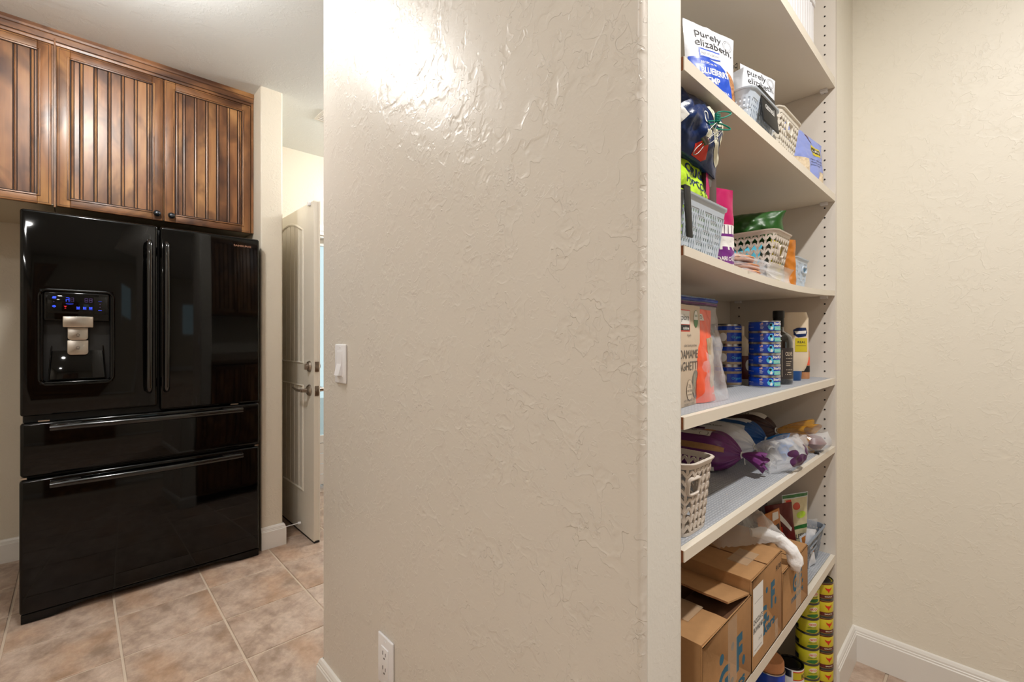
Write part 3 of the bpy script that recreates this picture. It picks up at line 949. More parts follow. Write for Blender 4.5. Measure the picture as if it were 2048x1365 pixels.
sl = MB().add([(W(-.070), .05, 1.222), (W(.088), .05, 1.222), (W(.100), -.005, 1.026), (W(-.083), -.005, 1.026), (W(-.070), .058, 1.222), (W(.088), .058, 1.222), (W(.1), .01, 1.02), (W(-.083), .01, 1.02)],
              [(0, 1, 2, 3), (4, 7, 6, 5), (0, 4, 5, 1), (3, 2, 6, 7), (0, 3, 7, 4), (1, 5, 6, 2)])
sl.build('back_slope', M['black'], fr, bevel=.003)
g = MB()
g.tube([(W(-.072), .046, 1.222), (W(-.084), -.008, 1.026), (W(.102), -.008, 1.026), (W(.090), .046, 1.222)], .0028, 6)
g.build('tray_edge', M['black'], fr, smooth=True)
sp = MB().box(W(-.040), W(.059), -.024, .03, 1.254, 1.302).build('spout_block', M['steel'], fr, bevel=.003)
def lever(z0, z1, w, y, t):
    pr = rpoly(W(.0085) - w / 2, W(.0085) + w / 2, z0, z1, .012, (1, 1, 0, 0))
    m = MB().prism([(a, b) for a, b in pr], y, y + .006, 'y')
    return m.build('dispenser_lever', M['steel'], fr, bevel=.001)
lever(1.198, 1.252, .066, .004, 0); lever(1.132, 1.196, .068, .012, 0)
for (zc, yy) in ((1.222, .0036), (1.166, .0116)):
    S = lambda u, v, zc=zc, yy=yy: (W(.0085) + u, yy, zc + v)
    surf_mesh('pictogram', [ring(0, -.002, .0065, .0055, .0012, 16), R(-.005, .005, -.010, -.0088)], S, M['ink'], fr, .0003)
S = lambda u, v: (W(u), -.0168, v)
# display: seven-segment digits and little icons
def seg7(x, z, w, h, on):
    t = w * .16; out = []
    segs = {'a': R(x, x + w, z + h - t, z + h), 'g': R(x, x + w, z + h / 2 - t / 2, z + h / 2 + t / 2), 'd': R(x, x + w, z, z + t),
            'f': R(x, x + t, z + h / 2, z + h), 'b': R(x + w - t, x + w, z + h / 2, z + h), 'e': R(x, x + t, z, z + h / 2), 'c': R(x + w - t, x + w, z, z + h / 2)}
    return [segs[k] for k in on]
zz = 1.366
surf_mesh('display_digits', seg7(-.030, zz, .011, .018, 'abegc'), S, M['lcd_blue'], hd, .0003)
surf_mesh('display_digits', seg7(-.0155, zz, .011, .018, 'abcdefg') + seg7(.0300, zz, .011, .018, 'abcdefg') + seg7(.0445, zz, .011, .018, 'abcdefg'), S, M['lcd_dim'], hd, .0003)
ic = [R(-.071, -.060, 1.381, 1.387), R(-.0725, -.061, 1.378, 1.382), R(-.072, -.061, 1.342, 1.347), R(-.0685, -.064, 1.3395, 1.3495)]
for xx in (.004, .025, .045):
    ic += [R(xx, xx + .010, 1.337, 1.340), R(xx, xx + .002, 1.340, 1.346), R(xx + .008, xx + .010, 1.340, 1.346), R(xx + .003, xx + .007, 1.342, 1.345), R(xx - .001, xx + .011, 1.3335, 1.3345)]
ic += [ring(-.018, 1.3575, .012, .003, .0006), R(.075, .087, 1.331, 1.3325), R(.075, .087, 1.372, 1.3725)]
surf_mesh('display_icons', ic, S, M['lcd_blue'], hd, .0003)
surf_mesh('display_icons', [P((-.037, 1.347), (-.026, 1.347), (-.0315, 1.341)), R(-.034, -.029, 1.336, 1.338)], S, M['lcd_red'], hd, .0003)
surf_mesh('display_icons', [ell(-.067, 1.364, .002, .002, 10), ell(.081, 1.36, .002, .002, 10), ell(.081, 1.346, .002, .002, 10)], S, M['lcd_dim'], hd, .0003)
# vertical handles
for xh in (.2545, .3205):
    pts = [(W(xh), -.035, .955), (W(xh), -.046, .962)] + [(W(xh), -.050 - .012 * sin(pi * k / 14), .972 + .678 * k / 14) for k in range(15)] + [(W(xh), -.046, 1.658), (W(xh), -.035, 1.664)]
    h = MB().tube(pts, .0125, 14, flat=1.25)
    for zc in (.985, 1.635):
        h.box(W(xh) - .008, W(xh) + .008, -.045, -.010, zc - .02, zc + .02)
    h.build('door_handle', M['blackh'], fr, smooth=True)
# drawer handles: wide bowed bars with flat end tabs
for (zc, nm) in ((.826, 'a'), (.582, 'b')):
    n = 18
    pts = [(W(-.078) + (.727) * k / n, -.040 - .020 * sin(pi * k / n), zc - .004) for k in range(n + 1)]
    h = MB().tube(pts, .0125, 12, flat=1.1)
    h.box(W(-.078), W(.018), -.046, -.010, zc - .0135, zc + .0125)
    h.box(W(.556), W(.649), -.046, -.010, zc - .0135, zc + .0125)
    ho = h.build('drawer_handle', M['blackh'], fr, smooth=True)
    MB().box(W(-.076), W(.016), -.049, -.044, zc + .001, zc + .0115).build('end_tab', M['blackh'], ho, bevel=.0015)
    MB().box(W(.558), W(.647), -.049, -.044, zc + .001, zc + .0115).build('end_tab', M['blackh'], ho, bevel=.0015)
# hinge covers, brackets between the doors
for xx in (-.115, .60): MB().box(W(xx), W(xx) + .035, -.010, .01, .8495, .8545).build('hinge_bracket', M['steel'], fr)
for xx in (FX0 + .002, FX1 - .022): MB().box(xx, xx + .018, -.006, .02, .6105, .6175).build('hinge_bracket', M['steel'], fr)
# toe cover with two swooping feet
ft = MB()
poly = []
n = 30
for k in range(n + 1):
    q = k / n; x = FX0 + .002 + (FX1 - FX0 - .004) * q
    e = min(q, 1 - q)
    z = .002 + .026 * max(0, min(1, (e - .09) / .12)) ** 1.0 * (3 - 2 * max(0, min(1, (e - .09) / .12))) * max(0, min(1, (e - .09) / .12)) 
    poly.append((x, z))
poly = poly + [(FX1 - .002, .040), (FX0 + .002, .040)]
ft.prism(poly, -.004, .05, 'y')
ft.build('foot_cover', M['blackp'], fr, bevel=.003)
S = lambda u, v: (W(u), -.0120, v)
surf_mesh('brand_lettering', [text_poly('SAMSUNG', .6125, 1.6995, .0135, width=.083, bold=.02)], S, M['logo'], fr, .0006, .05)
# ------------------------------------------------------------------ pantry shelving
SF = .357
pu = thing('pantry_shelving', 'cream built-in pantry shelving with rows of peg holes', 'shelving')
MB().box(.7348, .7412, .380, .70, .02, 2.50).build('side_panel', M['panel'], pu)
sp_r = MB().box(1.82, 1.8385, SF - .001, .70, .02, 2.50).build('side_panel', M['panel'], pu)
MB().box(.7395, 1.8195, .693, .699, .085, 2.48).build('back_panel', M['panel'], pu)
hm = MB()
for yy in (.386, .660):
    for k in range(72):
        hm.cyl((1.8186, yy, .13 + .0322 * k), .0026, .0015, 'x', 8)
hh = hm.build('peg_hole', M['hole'], sp_r); hh['kind'] = 'stuff'
def shelf(z0, z1, sag=0.0, liner=False, label=None):
    s = MB(); n = 24; x0, x1 = .742, 1.8185
    def f(x): return -sag * sin(pi * (x - x0) / (x1 - x0)) 
    vs = []; fs = []
    for i in range(n + 1):
        x = x0 + (x1 - x0) * i / n; d = f(x)
        vs += [(x, SF, z0 + d), (x, .692, z0 + d), (x, .692, z1 + d), (x, SF, z1 + d)]
    for i in range(n):
        for k in range(4):
            q = (k + 1) % 4
            fs.append((i * 4 + k, i * 4 + q, (i + 1) * 4 + q, (i + 1) * 4 + k))
    fs += [(0, 1, 2, 3), (n * 4, n * 4 + 1, n * 4 + 2, n * 4 + 3)]
    o = s.add(vs, fs).build('pantry_shelf', M['shelf'], None, smooth=True)
    tag(o, label, 'shelf', 'adjustable pantry shelves')
    MB().box(x0 - .0008, x0, SF + .002, .69, z0, z1).build('raw_end', M['edge_raw'], o)
    if liner:
        MB().box(x0 + .002, x1 - .004, SF + .012, .688, z1, z1 + .0013).build('liner', M['liner'], o)['label'] = 'grey ribbed shelf liner'
    for yy in (.386, .660):
        c = MB().box(1.801, 1.8195, yy - .010, yy + .010, z0 - .009, z0 - .0005)
        c.cyl((1.8005, yy, z0 - .005), .0022, .002, 'x', 8)
        c.build('shelf_support', M['whitep'], pu)
    return o
shelf(2.037, 2.066, 0, label='topmost cream shelf holding the white tub')
shelf(1.660, 1.683, 0, label='cream shelf holding the granola bags and oats')
shelf(1.3475, 1.3640, .017, label='thin cream shelf sagging under baskets and snack bags')
shelf(1.0525, 1.0735, 0, True, 'cream shelf with grey liner holding tuna cans and bottles')
shelf(.8285, .8480, 0, True, 'cream shelf with grey liner holding the bread')
shelf(.4620, .4880, .010, True, 'chipped cream shelf holding the cardboard boxes')
MB().box(.742, 1.8185, SF + .004, .692, .06, .0815).build('bottom_shelf', M['shelf'], pu)
MB().box(.745, 1.8145, SF + .010, .688, .0815, .083).build('liner', M['liner'], pu)
MB().box(.742, 1.8185, SF + .03, SF + .045, .003, .06).build('toe_board', M['panel'], pu)
Z1, Z2, Z3, Z4, Z5, Z6, Z7 = 2.066, 1.683, 1.364, 1.0750, .8495, .4893, .083
def z3(x): return Z3 - .017 * sin(pi * (x - .742) / 1.0765)
def z6(x): return Z6 - .010 * sin(pi * (x - .742) / 1.0765)

# ------------------------------------------------------------------ pouches
class Pouch:
    """bag standing on its base: front faces local -y; kind 'stand' (gusset base, flat top), 'pillow' (both ends sealed)"""
    def __init__(s, w, h, d, kind='stand', seed=0, wr=.004, top=.06, lean=0.0, drop=0.0, pinch=.06):
        s.w, s.h, s.d, s.kind, s.seed, s.wr, s.top, s.lean, s.drop, s.pinch = w, h, d, kind, seed, wr, top, lean, drop, pinch
    def prof(s, q):
        q = min(1, max(0, q))
        if s.kind == 'stand':
            return (1 - q ** 2.2) * .92 + .08 * (1 - q) if q < 1 else 0
        return (sin(pi * (q * .94 + .03)) ** .55)
    def pt(s, u, v, side=-1):
        """u in [-w/2, w/2], v in [0,h]"""
        q = v / s.h; e = 2 * u / s.w
        e = max(-1, min(1, e))
        wd = 1 - s.pinch * sin(pi * min(1, max(0, q)))
        T = s.d / 2 * max(0, 1 - abs(e) ** 2.6) ** .75 * s.prof(q)
        nz = noise.noise(Vector((u * 26 + s.seed, v * 26, side * 3 + s.seed * .7))) + .5 * noise.noise(Vector((u * 60, v * 60 + s.seed, s.seed)))
        nz *= s.wr * (1 - abs(e) ** 6) * (min(1, q * 6) if s.kind != 'stand' else 1)
        zz = v - s.drop * (e * .5 + .5) * q * q
        edge = s.wr * 1.2 * noise.noise(Vector((v * 22 + s.seed, e, 5))) * (abs(e) ** 4)
        y = side * (T + max(-T * .5, nz)) + s.lean * v + edge * .6
        return (u * wd + edge, y, zz)
    def mesh(s, nu=44, nv=50):
        m = MB()
        m.grid(lambda a, b: s.pt((a - .5) * s.w, b * s.h, -1), nu, nv)
        m.grid(lambda a, b: s.pt((a - .5) * s.w, b * s.h, 1), nu, nv)
        # base gusset
        n = nu
        vs = []
        for i in range(n + 1):
            u = (i / n - .5) * s.w
            vs += [s.pt(u, 0, -1), s.pt(u, 0, 1)]
        m.add(vs, [(2 * i, 2 * i + 1, 2 * i + 3, 2 * i + 2) for i in range(n)])
        return m
    def surf(s):
        return lambda u, v: s.pt(u, v, -1)

def pouch(name, label, cat, loc, rz, mat, group=None, rx=0, ry=0, **k):
    t = thing(name, label, cat, loc, rz, group, rx, ry)
    p = Pouch(**k)
    b = p.mesh().build('bag_body', mat, t, smooth=True, angle=80)
    return t, p, p.surf()

def printed(t, S, items, off=.0005, maxlen=.006):
    """items: (name, mat, [polys]) layered outwards"""
    for i, (nm, mt, polys) in enumerate(items):
        m_ = M[mt] if isinstance(mt, str) else mt
        if nm == 'lettering':
            for pl in polys: surf_mesh(nm, [pl], S, m_, t, off + .00006 * i, maxlen)
        else:
            surf_mesh(nm, polys, S, m_, t, off + .00006 * i, maxlen)

# ------------------------------------------------------------------ baskets
def basket(name, label, loc, rz, wx, wy, h, mat, style, taper=.86, rim=.014, group=None, hole=None, r=.018, band=.006):
    t = thing(name, label, 'basket', loc, rz, group)
    tp = lambda q: taper + (1 - taper) * q
    base = rpoly(-wx / 2, wx / 2, -wy / 2, wy / 2, r, n=4)
    # perimeter parametrised by arc length at the top
    seg = [0]
    for i in range(len(base)):
        a, b = base[i], base[(i + 1) % len(base)]
        seg.append(seg[-1] + hypot(b[0] - a[0], b[1] - a[1]))
    L = seg[-1]
    def per(s):
        s %= L
        for i in range(len(base)):
            if s <= seg[i + 1] + 1e-9:
                a, b = base[i], base[(i + 1) % len(base)]
                q = (s - seg[i]) / max(1e-9, seg[i + 1] - seg[i])
                return (a[0] + (b[0] - a[0]) * q, a[1] + (b[1] - a[1]) * q)
        return base[0]
    def nrm(s):
        a = per(s - .002); b = per(s + .002)
        d = Vector((b[0] - a[0], b[1] - a[1])).normalized()
        return (d.y, -d.x)
    def pt(s, v, o):
        p = per(s); n = nrm(s); k = tp(v / h)
        return (p[0] * k + n[0] * o, p[1] * k + n[1] * o, v)
    m = MB()
    def bar(pts, w, o0, o1):
        """flat strand following (s, v) points"""
        vs = []; n = len(pts)
        for i, (s, v) in enumerate(pts):
            a = pts[max(0, i - 1)]; b = pts[min(n - 1, i + 1)]
            d = Vector((b[0] - a[0], b[1] - a[1])).normalized() * (w / 2)
            for (sx, ox) in ((-1, o0), (1, o0), (1, o1), (-1, o1)):
                vs.append(pt(s - d.y * sx, v + d.x * sx, ox))
        fs = [(0, 1, 2, 3), tuple(4 * (n - 1) + k for k in range(4))]
        for i in range(n - 1):
            for k in range(4):
                q = (k + 1) % 4
                fs.append((4 * i + k, 4 * i + q, 4 * i + 4 + q, 4 * i + 4 + k))
        m.add(vs, fs)
    def inhole(s, v, mg=0.0):
        if not hole: return False
        return any(abs(((s - hs + L / 2) % L) - L / 2) < hw / 2 + mg and abs(v - hv) < hh_ / 2 + mg for (hs, hv, hw, hh_) in hole)
    vtop = h - rim
    if style == 'weave':
        ns = int(L / .0092); ps = L / ns
        for i in range(ns):
            s0 = i * ps
            nr = int(vtop / .0105)
            for j in range(nr):
                v0 = .004 + j * (vtop - .004) / nr; v1 = v0 + (vtop - .004) / nr
                if inhole(s0, (v0 + v1) / 2): continue
                fr_ = 1 if (i // 3 + j // 2) % 2 == 0 else 0
                bar([(s0, v0), (s0, v1)], .0052, -.0008, .0008 + .0012 * fr_)
        nr = int(vtop / .0105)
        for j in range(nr + 1):
            v0 = .004 + j * (vtop - .004) / nr
            n = int(L / .012)
            for i in range(n):
                a, b = L * i / n, L * (i + 1) / n
                if inhole((a + b) / 2, v0): continue
                bar([(a, v0), (b, v0)], .0058, -.001, .001)
    else:
        ns = int(L / .0175); ps = L / ns; rh = .0165
        nr = max(3, int(round((vtop - .006) / rh))); rh = (vtop - .006) / nr
        for i in range(ns):
            s0 = i * ps
            for j in range(nr):
                v0 = .006 + j * rh
                if not inhole(s0, v0 + rh / 2):
                    bar([(s0, v0), (s0, v0 + rh)], .0050, -.001, .0010)
                # the two curled arms of the Y
                for sg in (-1, 1):
                    a = s0 + sg * ps * .30; 
                    if inhole(a, v0 + rh / 2, .001): continue
                    bar([(s0, v0 + rh * .18), (s0 + sg * ps * .22, v0 + rh * .42), (s0 + sg * ps * .40, v0 + rh * .72), (s0 + sg * ps * .52, v0 + rh * .80)], .0046, -.0008, .0018)
    o = m.build('woven_wall', mat, t)
    o['kind'] = 'stuff'
    # rim, foot, base
    def sweep(prof, name):
        mm = MB(); n = len(base) * 3; k = len(prof)
        vs = [pt(L * i / n, v, o_) for i in range(n) for (o_, v) in prof]
        fs = [(i * k + j, i * k + (j + 1) % k, ((i + 1) % n) * k + (j + 1) % k, ((i + 1) % n) * k + j) for i in range(n) for j in range(k)]
        return mm.add(vs, fs).build(name, mat, t, smooth=True, angle=50)
    sweep([(-.001, h - rim), (.0018, h - rim), (.0024, h - .004), (.0055, h - .003), (.006, h), (-.0005, h + .0006), (-.0012, h - .002)], 'rim')
    sweep([(-.001, 0), (.0014, 0), (.0014, .006), (-.001, .006)], 'foot_band')
    k = tp(0)
    MB().prism([(a * k, b * k) for a, b in base], .0005, .003).build('base', mat, t)
    if hole:
        for (hs, hv, hw, hh_) in hole:
            pts = rpoly(hs - hw / 2, hs + hw / 2, hv - hh_ / 2, hv + hh_ / 2, .006, n=3)
            mm = MB(); P3 = [pt(a, b, .0012) for a, b in pts]
            mm.tube(P3, .0026, 8, closed=True, flat=1.5).build('handle_ring', mat, t, smooth=True)
    t['_L'] = L
    return t, pt, L

def tag_clip(parent_label, loc, rz, w, h, text, rx=0.0, size=.022):
    t = thing('label_clip', parent_label, 'label', loc, rz, rx=rx)
    MB().box(-w / 2, w / 2, -.003, .001, 0, h).build('plaque', M['blackm'], t, bevel=.0015)
    MB().box(-w / 2, w / 2, -.003, .006, h - .003, h + .001).build('hook', M['blackm'], t, bevel=.001)
    if text:
        S = lambda u, v: (u, -.003, v)
        surf_mesh('lettering', [text_poly(text, 0, h * .42, size, width=w * .62, shear=.35, align='CENTER')], S, M['paper'], t, .0005, .1)
    return t

# ------------------------------------------------------------------ shelf 1 (top): white ribbed tub
tb_ = thing('storage_tub', 'white ribbed plastic tub on the topmost shelf', 'tub', (1.47, .47, Z1))
mm = MB(); n = 120
per_ = rpoly(-.165, .16, -.10, .10, .03, n=8)
def densify(poly, step):
    out = []
    for (a, b) in zip(poly, poly[1:] + poly[:1]):
        d = hypot(b[0] - a[0], b[1] - a[1]); k = max(1, int(d / step))
        for i in range(k): out.append((a[0] + (b[0] - a[0]) * i / k, a[1] + (b[1] - a[1]) * i / k))
    return out
pd = densify(per_, .004)
vs = []
for i, (a, b) in enumerate(pd):
    r_ = 1 + .012 * (1 if (i // 3) % 2 else 0)
    for zz in (0, .14): vs.append((a * r_, b * r_, zz))
k = len(pd)
mm.add(vs, [(2 * i, 2 * ((i + 1) % k), 2 * ((i + 1) % k) + 1, 2 * i + 1) for i in range(k)] + [tuple(2 * i for i in range(k))]).build('ribbed_wall', M['tub'], tb_)
MB().prism([(a * 1.04, b * 1.05) for a, b in per_], .14, .156).build('lid', M['tub'], tb_, bevel=.003)

# ------------------------------------------------------------------ shelf 2
def granola(loc, rz, label, w=.135, h=.20, d=.055, seed=1, full=True, **k):
    t, p, S0 = pouch('granola_bag', label, 'bag', loc, rz, M['bagwhite'], 'granola bags', w=w, h=h, d=d, seed=seed, wr=.003, **k)
    k = w / .14
    up = .056 if full else .070
    S = lambda u, v: S0(u, v + up)
    it = []
    if full:
        it += [('print_panel', 'royal', [P((-.066 * k, -.05), (.036 * k, -.05), (.038 * k, .02), (.036 * k, .044), (.026 * k, .068), (.012 * k, .082), (-.020 * k, .090), (-.066 * k, .088))]),
               ('granola_window', 'granola', [P((.037 * k, -.05), (.064 * k, -.05), (.066 * k, .050), (.046 * k, .066), (.030 * k, .072), (.038 * k, .044))]),
               ('print_panel', 'royal', [R(-.042 * k, .014 * k, .090, .112)]),
               ('print_panel', 'bagwhite', [R(-.039 * k, .014 * k, .093, .1085)]),
               ('lettering', 'ink', [text_poly('MADE WITH ORGANIC', -.036 * k, .0975, .0078, width=.048 * k)]),
               ('lettering', 'paper', [text_poly('RECIPE no. 04', -.040 * k, .074, .0085, width=.042 * k, bold=.01), text_poly('BLUEBERRY', -.042 * k, .050, .021, width=.076 * k, bold=.03),
                                       text_poly('HEMP', -.042 * k, .028, .020, width=.046 * k, bold=.03), text_poly('SUPERGRAIN GRANOLA', -.042 * k, .010, .008, width=.072 * k, bold=.02)])]
    it += [('lettering', 'ink', [text_poly('purely', -.046 * k, .143, .026, width=.074 * k), text_poly('elizabeth.', -.048 * k, .118, .026, width=.104 * k)])]
    it += [('seal_mark', 'inkgrey', [ring(.046 * k, .146, .0145, .0145, .0008), ring(.046 * k, .146, .0105, .0105, .0006)])]
    printed(t, S, it)
    return t
granola((1.036, .436, Z2), radians(-22), 'tall white and blue blueberry hemp granola bag, nearest the wall', seed=2, lean=.03, drop=.015, w=.150, h=.232)
granola((1.232, .478, Z2 + .004), radians(76), 'narrow white granola bag seen edge-on behind the blue granola bag', w=.092, h=.205, seed=5, full=False, d=.036)
granola((1.318, .430, Z2 + .004), radians(-18), 'white granola bag standing in the light blue basket', w=.14, h=.236, seed=9, full=False, d=.05, drop=.012)
bk1, _, _ = basket('basket', 'small light blue woven basket holding white granola bags', (1.183, .485, Z2 + .0005), 0, .188, .235, .088, M['basketb'], 'weave', rim=.020)
tag_clip('black clip-on label lettered oatmeal on the small blue basket', (1.194, .361, Z2 + .024), 0, .106, .084, 'oatmeal', rx=radians(-7), size=.026)
L_ = 2 * (.17 + .22)
bk2, ptb, LL = basket('basket', 'cream woven basket with a handle slot on the second shelf', (1.376, .475, Z2 + .0005), 0, .178, .215, .114, M['basketw'], 'ywave', hole=[(.075 + .02, .078, .040, .026)])
t, p, S = pouch('oats_bag', 'periwinkle blue bag of rolled oats with clear windows at the right end', 'bag', (1.700, .420, Z2), radians(-22), M['peri'], w=.175, h=.218, d=.07, seed=12, wr=.004, drop=.06, pinch=.03)
printed(t, S, [('oat_window', 'oats', [R(-.078, -.012, .004, .098), P((.028, .004), (.07, .004), (.078, .03), (.072, .062), (.04, .06), (.024, .03))]),
               ('print_panel', 'yellow', [R(.010, .055, .118, .162)]), ('print_panel', 'ink', [R(.012, .053, .128, .152)]),
               ('lettering', 'paper', [text_poly('OATS', .016, .134, .014, width=.032, bold=.02)]),
               ('lettering', 'navyd', [text_poly('organic rolled oats', -.004, .098, .007, width=.062), text_poly('whole grain', -.004, .088, .007, width=.062), text_poly('gluten free', -.004, .078, .007, width=.05)]),
               ('print_panel', 'maroon', [P((-.005, .205), (.012, .206), (.020, .17), (.010, .172))])])

# ------------------------------------------------------------------ shelf 3 (sagging)
zb_ = z3(.84)
bk3, _, _ = basket('basket', 'large light blue woven basket with the navy snack bag on top', (.842, .490, zb_ + .0005), 0, .198, .255, .101, M['basketb'], 'weave', rim=.020, taper=.90)
tag_clip('black clip-on label at the wall end of the large blue basket', (.7485, .352, zb_ + .018), 0, .020, .088, '', rx=radians(-3))
# navy crisp bag lying on the basket, closed with two clips
t, p, S = pouch('snack_bag', 'crumpled navy snack bag with cream letters and two clips', 'bag', (.828, .398, zb_ + .186), radians(-10), M['navy'], w=.200, h=.120, d=.07, kind='pillow', seed=21, wr=.009, ry=radians(12))
printed(t, S, [('print_panel', 'cream', [P((.012, .100), (.030, .112), (.088, .086), (.080, .070), (.060, .080), (.050, .074), (.020, .094)), P((.020, .068), (.032, .074), (.055, .064), (.052, .046), (.078, .044), (.094, .030), (.082, .014), (.060, .026), (.036, .036)),
                                         P((.066, .066), (.090, .060), (.092, .050), (.070, .054)), P((.004, .046), (.020, .050), (.022, .036), (.008, .034))]),
               ('print_panel', 'red', [P((-.004, .020), (.014, .034), (.040, .010), (.030, .003), (.0, .003))]),
               ('print_panel', 'paper', [P((-.11, .02), (-.065, .06), (-.05, .05), (-.075, .008), (-.1, .004)), ring(.008, .074, .010, .014, .002)]),
               ('lettering', 'navyd', [text_poly('1', .026, .094, .016, bold=.03, rot=-.5), text_poly('7', .040, .086, .018, bold=.03, rot=-.5), text_poly('K', .040, .048, .020, bold=.02, rot=-.5)])], off=.0007, maxlen=.005)
c1 = thing('wire_clip', 'teal wire spring clip closing the navy snack bag', 'clip', (.872, .350, zb_ + .256), radians(-20))
c1.scale = (.86, .86, .86)
def loop(cx, cz, a, b, rot, n=20):
    out = []
    for k in range(n):
        q = 2 * pi * k / n
        x = a * cos(q); z = b * sin(q) * (1 - .35 * cos(q))
        out.append((cx + x * cos(rot) - z * sin(rot), 0, cz + x * sin(rot) + z * cos(rot)))
    return out
MB().tube(loop(.010, .014, .024, .0065, .30), .0016, 8, closed=True).build('wire_loop', M['teal'], c1, smooth=True)
MB().tube(loop(.005, -.014, .026, .0060, .0), .0016, 8, closed=True).build('wire_loop', M['teal'], c1, smooth=True)
MB().tube([(-.012 + .0055 * cos(k * .9), -.004 + .0055 * sin(k * .9), -.010 + .020 * k / 40) for k in range(41)], .0013, 6).build('coil', M['teal'], c1, smooth=True)
MB().tube([(-.012, -.002, -.012), (-.035, -.004, -.018), (-.040, -.004, -.012), (-.016, -.003, -.006)], .0015, 8).build('wire_jaw', M['teal'], c1, smooth=True)
c2 = thing('wire_clip', 'silver wire spring clip pinching the lower corner of the navy snack bag', 'clip', (.800, .346, zb_ + .196), radians(-20), ry=radians(-38))
c2.scale = (.72, .72, .72)
MB().tube(loop(.030, .008, .030, .006, .25), .0013, 8, closed=True).build('wire_loop', M['wire'], c2, smooth=True)
MB().tube(loop(.028, -.008, .032, .006, .0), .0013, 8, closed=True).build('wire_loop', M['wire'], c2, smooth=True)
MB().lathe([(.0045, -.010), (.0065, -.010), (.0065, .010), (.0045, .010)], (-.004, -.002, 0), 16, 'z').build('coil', M['wire'], c2, smooth=True)
MB().tube(loop(-.030, -.006, .026, .0055, .1), .0013, 8, closed=True).build('wire_jaw', M['wire'], c2, smooth=True)
t, p, S = pouch('popcorn_bag', 'lime green snack bag with navy letters poking out of the large blue basket', 'bag', (.848, .408, zb_ + .022), radians(-6), M['lime'], w=.15, h=.166, d=.05, kind='pillow', seed=33, wr=.007)
printed(t, S, [('lettering', 'navy', [text_poly('ORIGINAL', -.022, .142, .024, width=.108, bold=.03, rot=-.22), text_poly('POPCORNERS', -.028, .118, .022, width=.108, bold=.02, rot=-.22)]),
               ('lettering', 'ink', [text_poly('popped corn', .012, .112, .008, width=.05, rot=-1.2), text_poly('vegan snack', .028, .108, .008, width=.05, rot=-1.2), text_poly('no', -.055, .118, .012, rot=-.4)])], off=.0006, maxlen=.005)
cx_ = thing('snack_carton', 'dark brown and magenta carton behind the lime snack bag', 'carton', (.914, .392, z3(.91) + .006), radians(-4))
MB().box(-.022, .022, -.008, .008, .0, .198).build('carton_body', M['brownd'], cx_, bevel=.001)
S = lambda u, v: (u * .72, -.008, v)
surf_mesh('print_panel', [P((-.030, .12), (-.012, .12), (-.009, .17), (-.012, .192), (-.030, .192))], S, M['magenta'], cx_, .0004)
surf_mesh('print_panel', [ell(-.008, .165, .010, .022)], S, M['inkgrey'], cx_, .0006)
t, p, S = pouch('chocolate_bag', 'slim magenta bag with white stripes and purple lettering beside the large blue basket', 'bag', (1.022, .405, z3(1.02)), radians(-20), M['magenta'], w=.062, h=.182, d=.035, seed=41, wr=.003, pinch=.02)
printed(t, S, [('print_panel', 'paper', [R(-.029, .029, .048, .100)]), ('print_panel', 'purple', [R(-.029, .029, .002, .052), R(-.029, .029, .074, .080)]),
               ('stripe', 'purpled', [R(-.022 + k * .010, -.020 + k * .010, .080, .099) for k in range(5)]),
               ('lettering', 'paper', [text_poly('PR', -.022, .046, .034, width=.040, bold=.02), text_poly('DARK CHOC', -.027, .022, .012, width=.052, bold=.03), text_poly('PEANUT', -.027, .008, .010, width=.046, bold=.03)])], off=.0005, maxlen=.005)
bx = 1.350; zz = z3(bx)
W_, D_ = .142, .285
# hole measured along the perimeter from the middle of the front edge
bk4, _, _ = basket('basket', 'beige open-weave basket holding the green bag', (bx, .378 + D_ / 2, zz + .0005), 0, W_, D_, .138, M['basketg'], 'ywave', taper=.84, hole=[(.018 * 1.5 + .035 + .02, .088, .036, .028)], rim=.012)
t, p, S = pouch('snack_bag', 'shiny dark green bag heaped in the beige basket', 'bag', (1.365, .505, zz + .118), radians(-76), M['green'], w=.25, h=.088, d=.12, kind='pillow', seed=51, wr=.013)
t, p, S = pouch('snack_bag', 'small blue and white snack bag glimpsed through the beige basket', 'bag', (1.345, .53, zz + .006), radians(-88), M['lightblue'], w=.2, h=.11, d=.05, kind='pillow', seed=52, wr=.004)
printed(t, S, [('print_panel', 'yellow', [ell(-.06, .06, .03, .03), ell(.04, .05, .02, .03)]), ('print_panel', 'paper', [R(-.02, .03, .07, .09)])])
t, p, S = pouch('snack_bag', 'yellow and teal packet behind the handle slot of the beige basket', 'bag', (1.372, .402, zz + .006), 0, M['yellow'], w=.085, h=.115, d=.02, kind='pillow', seed=53, wr=.002)
printed(t, S, [('print_panel', 'teal', [P((.0, .03), (.04, .03), (.04, .085), (.018, .08))])])
